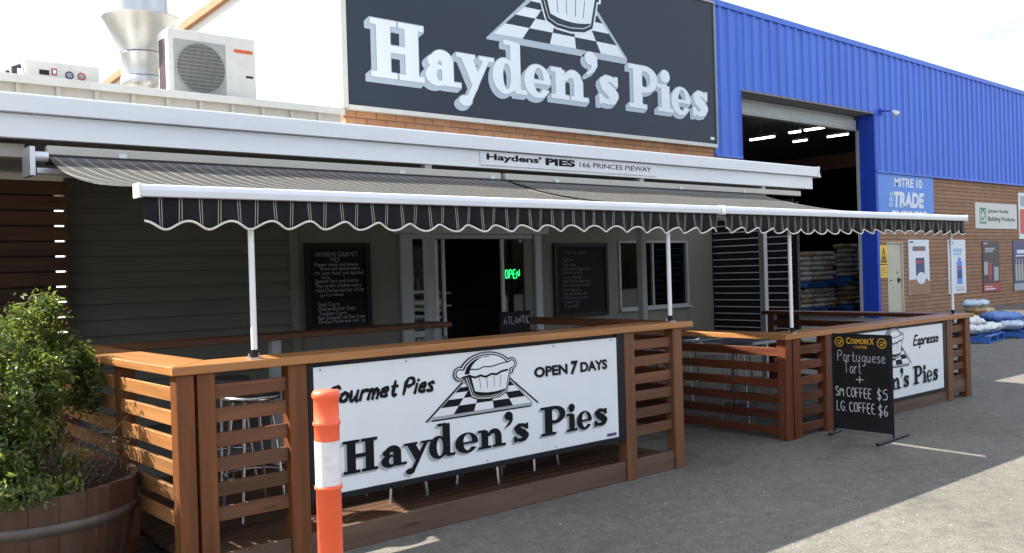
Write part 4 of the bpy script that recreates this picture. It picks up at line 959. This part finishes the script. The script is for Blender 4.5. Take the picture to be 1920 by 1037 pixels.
script_word(P1, 'Gourmet Pies', 7.98, 8.55, .665, .085, .075, .32, 'gourmet_lettering', 'ink', b2, .002)
pie_art(P1, 8.585, .495, .71, 1.12, b2, 'ink', 'banner_white', 'ink_grey', False, .0005)

# ================================================================== swing chalk sign
sb = thing('chalk_sign', 'tall black chalk sign with coffee prices standing before the far banner', 'chalk sign', (7.63, -.38, 0))
MB().box(7.635, -.645, .055, 7.650, -.112, .895).build('panel', 'board_gloss', sb, .002)
MB().tube([(7.643, -.655, .02), (7.643, -.655, .90)], .009, 8).tube([(7.643, -.102, .02), (7.643, -.102, .90)], .009, 8).tube([(7.643, -.655, .90), (7.643, -.102, .90)], .009, 8).build('frame', 'frame_black', sb)
for y, a_, b_ in ((-.655, 7.33, 7.93), (-.102, 7.52, 7.78)): MB().tube([(a_, y-.02, .014), (b_, y+.02, .014)], .0135, 10).build('foot', 'frame_black', sb)
PC = Plane((7.6345, -.112, .055), (0, -1, 0), (0, 0, 1), (-1, 0, 0))     # u runs away from the enclosure, v up
art(PC, merge2(fit(text2('C', .02), .130, .168, .765, .822), fit(text2('OSMORE', .02), .172, .345, .767, .812), fit(text2('X', .02), .350, .392, .765, .822), fit(text2('COFFEE', .012, 0, 1.3), .20, .325, .728, .750)), .0015, 'printed_heading', 'yellow', sb)
for u in (.062, .462):
    f = U(S(d_ell(u, .780, .044, .044), d_ell(u, .780, .037, .037)), S(d_poly([(u-.022, .795), (u+.022, .795), (u+.014, .768), (u-.014, .768)]), d_poly([(u-.016, .790), (u+.016, .790), (u+.010, .773), (u-.010, .773)])), d_box(u-.018, .758, u+.018, .763), S(d_ell(u+.022, .785, .010, .008), d_ell(u+.022, .785, .005, .004)))
    art(PC, field(f, u-.06, u+.06, .72, .84, 70), .0015, 'cup_emblem', 'yellow', sb)
handwriting(PC, [('+', .215, .285, .415, .085, 0), ('SM COFFEE', .015, .355, .295, .085, -.004), ('$5', .405, .50, .290, .090, 0), ('LG. COFFEE', .025, .385, .165, .085, -.004), ('$6', .415, .50, .150, .095, 0)], .0038, 'price_handwriting', 'chalk', sb)
handwriting(PC, [('Portuguese', .045, .49, .610, .095, -.002), ('Tart', .105, .265, .505, .105, 0)], .0036, 'top_handwriting', plain('worn_chalk', (.42, .42, .43), .9, .3, 60), sb)
ab = thing('chalk_sign', 'small dark chalk sign reading ATLANTIC behind the near rail before the doorway', 'chalk sign', (5.08, 1.3, .12))
MB().box(4.925, 1.30, .3, 5.25, 1.318, 1.218).build('panel', 'chalkboard', ab, .003)
for x in (4.93, 5.225): MB().box(x, 1.319, .12, x+.02, 1.337, 1.2).build('leg', 'black', ab)
handwriting(Plane((0, 1.2995, 0), (1, 0, 0), (0, 0, 1), (0, -1, 0)), [('ATLANTIC', 4.95, 5.235, 1.112, .062, 0)], .004, 'handwriting', 'dull_chalk', ab)

# ================================================================== stools and tables
def stool(loc, label):
    t = thing('bar_stool', label, 'stool', loc, 'metal bar stools in the enclosures')
    X, Y, Z = loc
    MB().lathe([(.155, .73), (.165, .74), (.165, .757), (.15, .765)], loc, 24).build('seat', plain('dark_seat', (.035, .03, .03), .5), t)
    MB().lathe([(.160, .705), (.170, .705), (.170, .732), (.160, .732)], loc, 24, False).build('seat_rim', 'steel', t)
    for k in range(4):
        a = R(45+90*k); MB().tube([(X+.115*math.cos(a), Y+.115*math.sin(a), Z+.72), (X+.20*math.cos(a), Y+.20*math.sin(a), Z)], .0115, 8).build('leg', 'steel', t)
    ring = [(X+.178*math.cos(2*math.pi*k/24), Y+.178*math.sin(2*math.pi*k/24), Z+.25) for k in range(25)]
    MB().tube(ring, .009, 8, False).build('foot_ring', 'steel', t)
    return t
s0 = stool((2.45, .72, .12), 'metal bar stool seen through the slats beside the barrel planter')
for (x, y), lb in (((2.62, 1.5), 'metal bar stool behind the one in the near corner'), ((3.33, .50), 'metal bar stool behind the left half of the near banner'), ((3.98, .45), 'metal bar stool behind the middle of the near banner'), ((4.52, .52), 'metal bar stool behind the right half of the near banner')): dup(s0, (x, y, .12), lb, rng.uniform(0, 1))
for (x, y), lb in (((7.75, 1.0), 'metal bar stool behind the corner of the far enclosure'), ((9.1, .7), 'metal bar stool behind the far banner'), ((8.4, 2.2), 'metal bar stool at the back of the far enclosure')): dup(s0, (x, y, 0), lb, .3)
def table(loc, label):
    t = thing('cafe_table', label, 'table', loc, 'metal edged tables in the far enclosure'); X, Y, Z = loc
    MB().box(X-.33, Y-.33, .70, X+.33, Y+.33, .722).build('tabletop', plain('dark_tabletop', (.08, .08, .085), .4), t)
    MB().box(X-.342, Y-.342, .695, X-.331, Y+.342, .727).box(X+.331, Y-.342, .695, X+.342, Y+.342, .727).box(X-.331, Y-.342, .695, X+.331, Y-.331, .727).box(X-.331, Y+.331, .695, X+.331, Y+.342, .727).build('edge', 'alu', t)
    MB().tube([(X, Y, .03), (X, Y, .698)], .03, 12).build('pedestal', 'steel', t); MB().lathe([(.24, 0), (.24, .012), (.05, .035)], loc, 24).build('base', 'black', t); return t
t0 = table((8.45, 1.55, 0), 'square cafe table nearest the left side of the far enclosure')
dup(t0, (9.5, 1.5, 0), 'square cafe table behind the far banner'); dup(t0, (7.7, 2.0, 0), 'square cafe table at the back corner of the far enclosure')
dup(t0, (7.1, 3.9, 0), 'square cafe table under the verandah behind the near enclosure') if False else None

# ================================================================== bollard
bo = thing('bollard', 'bright orange plastic bollard with white reflective band in front of the banner', 'bollard', (1.705, -1.53, 0))
MB().lathe([(.19, 0), (.19, .03), (.075, .06), (.047, .08)], (1.705, -1.53, 0), 32).build('base', 'black', bo)
MB().lathe([(.0465, .081), (.0465, .765), (.052, .768), (.052, .778), (.047, .781)], (1.705, -1.53, 0), 32).build('post', 'orange', bo)
MB().lathe([(.0475, .782), (.0475, .945)], (1.705, -1.53, 0), 32).build('reflective_band', 'reflect', bo)
MB().lathe([(.0468, .946), (.0468, 1.0), (.0515, 1.004), (.0515, 1.014), (.0468, 1.018), (.0462, 1.10), (.0515, 1.106), (.0525, 1.118), (.046, 1.130), (.015, 1.134)], (1.705, -1.53, 0), 32).build('upper_post', 'orange', bo)

# ================================================================== barrel planter and shrub
BC = (1.225, .74, 0)
ba = thing('barrel_planter', 'weathered half wine barrel planter at the left front corner', 'planter', BC)
mb = MB(); ns = 24
def br(z): return .425+.095*math.sin(min(1, z/.62)*math.pi/2)
for k in range(ns):
    a0 = 2*math.pi*k/ns+.0025; a1 = 2*math.pi*(k+1)/ns-.0025; vs = []; lv = 7
    dz = random.Random(k).uniform(-.004, .004)
    for i in range(lv+1):
        z = .535*i/lv
        for r_, a in ((br(z), a0), (br(z)+.002, (a0+a1)/2), (br(z), a1), (br(z)-.03, a1), (br(z)-.03, a0)):
            vs.append((BC[0]+r_*math.cos(a), BC[1]+r_*math.sin(a), z+(dz if i == lv else 0)))
    fs = [(i*5+q, i*5+(q+1) % 5, (i+1)*5+(q+1) % 5, (i+1)*5+q) for i in range(lv) for q in range(5)]+[(4, 3, 2, 1, 0), tuple(lv*5+q for q in range(5))]
    mb.add(vs, fs)
mb.build('staves', 'barrel', ba)
for z0, z1 in ((.06, .11), (.345, .40)):
    MB().lathe([(br(z0)+.002, z0), (br(z0)+.006, z0), (br(z1)+.006, z1), (br(z1)+.002, z1)], BC, 48, False).build('hoop', 'hoop', ba)
MB().lathe([(.001, .45), (.2, .46), (.475, .44)], BC, 32, False).build('soil', 'soil', ba)
sh = thing('shrub', 'bushy green shrub with yellowing leaves growing in the wine barrel', 'shrub', (BC[0], BC[1], .47))
lr = random.Random(21)
CL = [((1.47, 1.28, 1.17), (.14, .18, .27), 700), ((1.44, 1.22, 1.02), (.27, .3, .25), 1500), ((1.08, 1.02, 1.15), (.28, .3, .23), 1400), ((1.22, .85, .88), (.26, .3, .26), 1300), ((.95, .72, .85), (.36, .34, .33), 2600), ((1.66, 1.15, .96), (.12, .18, .15), 420), ((.72, .95, 1.08), (.34, .35, .30), 1300), ((1.05, .55, .68), (.28, .24, .20), 1300), ((.92, .33, .62), (.26, .14, .15), 900), ((1.18, .34, .58), (.16, .13, .09), 380), ((.72, .4, .72), (.22, .2, .2), 700), ((1.49, 1.34, 1.40), (.05, .05, .10), 90), ((1.24, 1.1, 1.36), (.09, .1, .12), 150), ((1.0, 1.1, 1.38), (.10, .1, .10), 160)]
def leaf(mb, p, s, up):
    n = Vector((lr.gauss(0, .6), lr.gauss(0, .6), lr.gauss(.35, .5)))+up*.9
    n.normalize(); a = n.orthogonal().normalized(); a = (Matrix.Rotation(lr.uniform(0, 6.28), 3, n) @ a); b = n.cross(a)
    f = n*s*.18
    mb.add([p-a*s, p+b*s*.42+f, p+a*s, p-b*s*.42+f], [(0, 1, 2), (0, 2, 3)])
mb = MB(); my = MB(); anchors = []
for c, r_, n_ in CL:
    sub = []
    for k in range(max(3, n_//60)):                      # small twig-end tufts on the clump's shell
        d = Vector((lr.gauss(0, 1), lr.gauss(0, 1), lr.gauss(.1, 1))).normalized(); q = lr.uniform(.45, 1.08)
        sub.append((Vector((c[0]+d.x*r_[0]*q, c[1]+d.y*r_[1]*q, c[2]+d.z*r_[2]*q)), d))
    anchors += [s_[0] for s_ in sub[::3]]
    for k in range(int(n_*2.3)):
        sc_, d = lr.choice(sub); p = sc_+Vector((lr.gauss(0, .036), lr.gauss(0, .036), lr.gauss(0, .036)))
        if p.z < .50 or (p.x > 1.70 and p.z < 1.06): continue
        leaf(mb, p, lr.choice((.6, .8, 1.0, 1.0, 1.2))*lr.uniform(.014, .025), d)
mb.build('foliage', 'leaf', sh)
for c in ((.86, .72, 1.10), (.80, .66, 1.16), (1.02, .56, 1.0), (.9, .62, 1.0)):
    for k in range(60):
        p = Vector(c)+Vector((lr.gauss(0, .045), lr.gauss(0, .045), lr.gauss(0, .035))); leaf(my, p, lr.uniform(.010, .019), Vector((-.3, -.3, .8)))
my.build('yellow_foliage', 'leaf_y', sh)
mb = MB(); base = Vector((BC[0], BC[1], .47))
for a in anchors[::2]:
    b_ = base+Vector((lr.uniform(-.12, .12), lr.uniform(-.1, .1), 0)); m_ = (b_+a)/2+Vector((lr.uniform(-.05, .05), lr.uniform(-.05, .05), -.03)); mb.tube([b_, m_, a], .007, 5, False, .002)
mb.build('stems', 'twig', sh)
mb = MB(); md = MB()
for k in range(38):
    b_ = Vector((1.40+lr.uniform(-.25, .1), .62+lr.uniform(-.12, .12), .48)); d = Vector((lr.uniform(.0, .35), lr.uniform(-.18, .12), lr.uniform(.06, .36))); e_ = b_+d
    if e_.x > 1.70: e_.x = 1.70
    m_ = (b_+e_)/2+Vector((lr.uniform(-.03, .03), lr.uniform(-.03, .03), lr.uniform(-.02, .04))); mb.tube([b_, m_, e_], .0038, 5, False, .0015)
    for q in range(7): leaf(md, e_+Vector((lr.gauss(0, .035), lr.gauss(0, .035), lr.gauss(0, .03))), lr.uniform(.007, .013), Vector((0, 0, 1)))
for k in range(260):
    a = lr.uniform(0, 6.28); q = .44*math.sqrt(lr.random()); leaf(md, Vector((BC[0]+q*math.cos(a), BC[1]+q*math.sin(a), .49+lr.uniform(0, .02))), lr.uniform(.008, .016), Vector((0, 0, 2)))
mb.build('dry_twigs', 'twig', sh); md.build('dry_leaves', 'leaf_d', sh)

# ================================================================== things on the brick wall
PH = Plane((0, 7.975, 0), (1, 0, 0), (0, 0, 1), (0, -1, 0))
def board(name, label, cat, x0, z0, x1, z1, mat, group=None, t=.022):
    o = thing(name, label, cat, ((x0+x1)/2, 7.99, z0), group); MB().box(x0, 7.975, z0, x1, 7.975+t, z1).build('panel', mat, o, .003); return o
tr = board('trade_sign', 'blue sign with white MITRE 10 TRADE lettering beside the shed opening', 'sign', 23.87, 2.45, 27.10, 3.925, 'blue_light')
art(PH, fit(text2('MITRE 10', .03), 24.78, 26.40, 3.585, 3.845), .003, 'small_lettering', 'paper_white', tr)
art(PH, fit(text2('TRADE', .05, .12), 24.70, 26.50, 3.02, 3.455), .003, 'bold_lettering', 'paper_white', tr)
art(PH, fit(text2('EXPRESS', .04, .12), 24.55, 26.65, 2.62, 2.93), .003, 'lower_lettering', 'paper_white', tr)
art(PH, poly2([(24.47, 3.32), (24.72, 3.32), (24.74, 3.44), (24.50, 3.44)], [(24.44, 3.17), (24.69, 3.17), (24.71, 3.29), (24.47, 3.29)], [(24.41, 3.02), (24.66, 3.02), (24.68, 3.14), (24.44, 3.14)]), .003, 'speed_lines', 'blue_pale', tr)
dr = thing('service_door', 'cream metal door in the brick wall beside the yellow warning sign', 'door', (24.75, 8.05, 0))
MB().box(24.35, 8.03, .01, 25.15, 8.07, 2.02).build('leaf', 'door_cream', dr, .004)
MB().box(24.303, 7.985, 0, 24.348, 8.1, 2.058).box(25.152, 7.985, 0, 25.2, 8.1, 2.058).box(24.349, 7.985, 2.022, 25.151, 8.1, 2.058).build('door_frame', 'door_cream', dr, .003)
MB().box(24.92, 8.012, .93, 25.02, 8.029, 1.06).tube([(24.97, 8.005, 1.0), (25.08, 8.0, 1.0)], .014, 8).box(24.90, 8.02, 1.17, 24.93, 8.029, 1.24).box(24.50, 8.02, .99, 24.60, 8.029, 1.02).build('handle', 'ink', dr)
ws = board('warning_sign', 'yellow warning sign with black triangle beside the cream door', 'warning sign', 23.88, 1.46, 24.29, 1.97, 'warn_yellow')
art(PH, field(S(d_poly([(23.92, 1.50), (24.25, 1.50), (24.085, 1.92)]), d_poly([(23.97, 1.535), (24.20, 1.535), (24.085, 1.83)])), 23.8, 24.4, 1.4, 2.0, 60), .003, 'triangle', 'ink', ws)
art(PH, field(U(d_ell(24.085, 1.62, .04, .055), d_box(24.03, 1.55, 24.14, 1.575)), 23.9, 24.3, 1.5, 1.75, 40), .003, 'symbol', 'ink', ws)
ws2 = board('notice', 'curled yellow notice just below the warning triangle', 'notice', 23.88, 1.08, 24.27, 1.43, 'warn_yellow')
art(PH, rects((23.93, 1.34, 24.2, 1.36), (23.93, 1.28, 24.17, 1.30), (23.93, 1.21, 24.21, 1.23), (23.93, 1.15, 24.1, 1.17)), .003, 'text_lines', plain('brown_ink', (.30, .15, .02), .6), ws2)
G = 'posters on the brick wall'
p1 = board('poster', 'white poster with brown cardboard lower third, right of the cream door', 'poster', 25.50, .55, 26.73, 2.12, 'paper_white', G)
art(PH, poly2([(25.50, .55), (26.73, .55), (26.73, .90), (26.5, 1.02), (25.50, .98)]), .004, 'cardboard_patch', 'cardboard', p1)
art(PH, rects((25.73, 1.80, 26.50, 1.93)), .004, 'heading', plain('grey_heading', (.22, .15, .14), .6), p1); art(PH, rects((25.90, 1.10, 26.42, 1.60)), .004, 'pictured_tin', 'navy', p1)
art(PH, rects((25.93, 1.45, 26.39, 1.53)), .0055, 'tin_band', 'poster_red', p1); art(PH, field(d_ell(26.2, 1.02, .27, .17), 25.8, 26.6, .8, 1.25, 50), .007, 'pictured_plate', 'paper_white', p1); art(PH, rects((25.56, 2.03, 25.78, 2.075)), .004, 'logo', 'navy', p1)
art(PH, fit(text2('CABOTS', .02), 25.78, 26.45, 1.82, 1.91), .0065, 'heading_text', 'paper_white', p1) if False else None
p2 = board('poster', 'white poster with blue bottle picture behind the far awning pole', 'poster', 27.95, .49, 29.12, 2.12, 'paper_white', G)
art(PH, merge2(field(U(d_box(28.50, .78, 28.86, 1.45), d_box(28.58, 1.4, 28.78, 1.58)), 28.3, 29.0, .7, 1.7, 60)), .004, 'pictured_bottle', 'blue_light', p2); art(PH, rects((28.54, .95, 28.82, 1.2)), .0055, 'bottle_label', 'navy', p2); art(PH, rects((28.54, 1.24, 28.82, 1.32)), .0055, 'bottle_band', 'poster_red', p2)
art(PH, rects((27.99, 1.98, 28.3, 2.07)), .004, 'logo', 'navy', p2); art(PH, rects((28.2, 1.75, 28.9, 1.85), (28.28, 1.66, 28.8, 1.71)), .004, 'heading', 'blue_pale', p2); art(PH, rects((28.45, .58, 29.0, .62), (28.4, .67, 28.95, .69)), .004, 'text_lines', 'ink_grey', p2)
p3 = board('poster', 'dark maroon poster with grey tins, third along the brick wall', 'poster', 30.34, .47, 31.60, 2.08, 'maroon', G)
art(PH, rects((30.5, 1.72, 31.1, 1.78), (30.5, 1.80, 31.25, 1.86), (30.42, 1.97, 30.7, 2.03)), .004, 'heading', 'ink_grey', p3); art(PH, rects((30.34, .47, 31.6, .72)), .004, 'red_footer', 'poster_red', p3); art(PH, rects((30.45, .53, 31.2, .57), (30.45, .61, 31.0, .64)), .0055, 'footer_text', 'paper_white', p3)
art(PH, merge2(rects((31.15, .80, 31.50, 1.25)), rects((30.42, 1.0, 30.7, 1.42))), .004, 'pictured_tin', 'ink_grey', p3); art(PH, field(U(d_box(30.75, .98, 30.98, 1.4), d_ell(30.85, .92, .07, .14)), 30.5, 31.1, .7, 1.5, 40), .004, 'pictured_brush', 'poster_red', p3)
p4 = board('poster', 'navy poster with a row of pale bottles near the right edge', 'poster', 32.72, .42, 33.95, 2.08, 'navy', G)
art(PH, merge2(*[field(U(d_box(32.85+i*.24, .75, 33.02+i*.24, 1.3), d_box(32.9+i*.24, 1.28, 32.97+i*.24, 1.48)), 32.8+i*.24, 33.07+i*.24, .7, 1.5, 14) for i in range(4)]), .004, 'pictured_bottle', plain('pale_bottle_print', (.42, .44, .38), .5), p4)
art(PH, rects((33.0, 1.66, 33.8, 1.78), (32.9, 1.56, 33.7, 1.60)), .004, 'heading', 'paper_white', p4); art(PH, rects((32.72, .42, 33.95, .66)), .004, 'footer', 'ink_grey', p4)
js = board('supplier_sign', 'white James Hardie Building Products sign with green emblem on brick wall', 'sign', 29.90, 2.47, 33.08, 3.29, plain('cream_white_sign', (.62, .64, .60), .5, .05, 2))
js['label'] = 'white building products sign with square green emblem on the brick wall'
art(PH, merge2(fit(text2('James Hardie', .01), 30.82, 32.40, 2.95, 3.10), fit(text2('Building Products', .01), 30.82, 32.90, 2.68, 2.86)), .003, 'lettering', 'ink', js)
art(PH, field(U(S(d_box(30.2, 2.63, 30.68, 3.13), d_box(30.25, 2.68, 30.63, 3.08)), S(d_ell(30.44, 2.98, .15, .10), d_ell(30.44, 2.93, .09, .09)), d_path([(30.33, 2.82), (30.40, 2.74), (30.55, 2.86)], .03)), 30.1, 30.8, 2.5, 3.2, 60), .003, 'emblem', 'green_print', js)
rs = board('red_sign', 'red and white sign cut off by the right edge of view', 'sign', 33.26, 2.14, 35.0, 3.70, 'paper_white')
art(PH, rects((33.34, 2.32, 34.9, 3.15)), .003, 'red_field', plain('bright_red_print', (.60, .09, .07), .5), rs); art(PH, rects((33.4, 3.25, 34.0, 3.6)), .003, 'grey_print', 'ink_grey', rs)
fd = thing('flood_light', 'small white flood lamp on the blue cladding beside the shed opening', 'lamp', (24.3, 7.95, 5.5))
MB().box(24.0, 7.90, 5.50, 24.12, 7.949, 5.66).tube([(24.06, 7.9, 5.6), (24.15, 7.7, 5.58)], .025, 8).build('bracket', 'blue_dark', fd)
MB().lathe_dir([(.001, -.08), (.04, -.07), (.075, .0), (.095, .09), (.088, .10), (.001, .08)], (24.2, 7.62, 5.52), (.5, -.6, -.62)).build('lamp_head', 'white_paint', fd)

# pallets of bags before the brick wall
GP = 'blue pallets of goods by the brick wall'
pallet((17.85, 3.15, 0), .18, 'pallet_blue', 'blue pallet heaped with white plastic bags, nearest the timber enclosure', GP, 1.3, 1.1)
pallet((19.35, 3.05, 0), .10, 'pallet_blue', 'blue pallet heaped with blue and tan bags at the right edge', GP, 1.3, 1.1)
pallet((20.9, 4.2, 0), .1, 'pallet_blue', 'blue pallet standing behind the two heaped ones', GP, 1.3, 1.1)
BG = [((17.55, 2.95, .15), .3, 'bag_white', 'white plastic bag at the near left of the first pallet'), ((18.1, 2.95, .15), -.2, 'bag_white', 'white plastic bag low in the middle of the first pallet'), ((17.6, 3.4, .15), .1, 'bag_pale', 'pale blue bag at the back left of the first pallet'),
      ((18.2, 3.45, .15), .5, 'bag_tan', 'tan bag at the back right of the first pallet'), ((17.75, 3.05, .29), .6, 'bag_white', 'white bag lying on top of the first pallet heap'), ((18.0, 3.4, .30), -.5, 'bag_green', 'dark green bag on the first pallet heap'), 
      ((19.0, 2.8, .15), .2, 'bag_pale', 'pale blue bag at the near left of the second pallet'), ((19.6, 2.8, .15), -.1, 'bag_blue', 'bright blue bag at the near right of the second pallet'), ((19.1, 3.25, .15), .4, 'bag_blue', 'bright blue bag at the back of the second pallet'), ((19.7, 3.3, .15), .1, 'bag_tan', 'tan bag at the back right of the second pallet'),
      ((19.05, 2.95, .30), -.6, 'bag_blue', 'crumpled blue bag slumped on the second pallet heap'), ((19.6, 3.0, .30), .3, 'bag_tan', 'tan bag on the second pallet heap'),
      ((20.7, 4.0, .15), .2, 'bag_tan', 'tan bag at the bottom of the rear pallet'), ((20.8, 4.1, .31), .1, 'bag_tan', 'tan bag in the middle of the rear pallet stack'), ((20.8, 4.2, .46), .3, 'bag_pale', 'pale bag near the top of the rear pallet stack')]
for k, (loc, rz, m_, lb) in enumerate(BG):
    b = bag_mesh(.70, .50, .17, 40+k, 11, .03, 4).build('goods_bag', m_); b.location = loc; b.rotation_euler = (rng.uniform(-.08, .08), rng.uniform(-.08, .08), rz); tag(b, lb, 'bag', 'bags heaped on the blue pallets')

# screw heads on the enclosure timbers
mb = MB()
for tz in T6:
    for x in (1.945, 2.315, 5.125, 5.525):
        for dz in (-.02, -.054): mb.tube([(x, .0275, tz+dz), (x, .0262, tz+dz)], .0042, 6)
mb.build('screws', 'hoop', e1)
mb = MB()
for tz in T5:
    for x in (7.305, 7.68):
        for dz in (-.02, -.055): mb.tube([(x, .0295, tz+dz), (x, .0282, tz+dz)], .0042, 6)
mb.build('screws', 'hoop', e2)
# row of foliage added out of view, only to darken the window reflections
hd = MB(); hr = random.Random(9)
for k in range(90):
    x = -10+k*1.0; c_ = (x, -32+hr.uniform(-1, 1), 0); r_ = hr.uniform(1.0, 1.6); hd.lathe([(r_*.8, 0), (r_*1.05, 1.2), (r_, 2.4), (r_*.6, 3.4+hr.uniform(-.4, .4)), (.05, 3.9)], c_, 9)
tag(hd.build('reflection_hedge', plain('reflection_hedge_foliage', (.010, .016, .008), .9, .6, 5, spec=.1), None), 'long dark foliage row added out of view to darken window reflections', 'reflection_hedge')
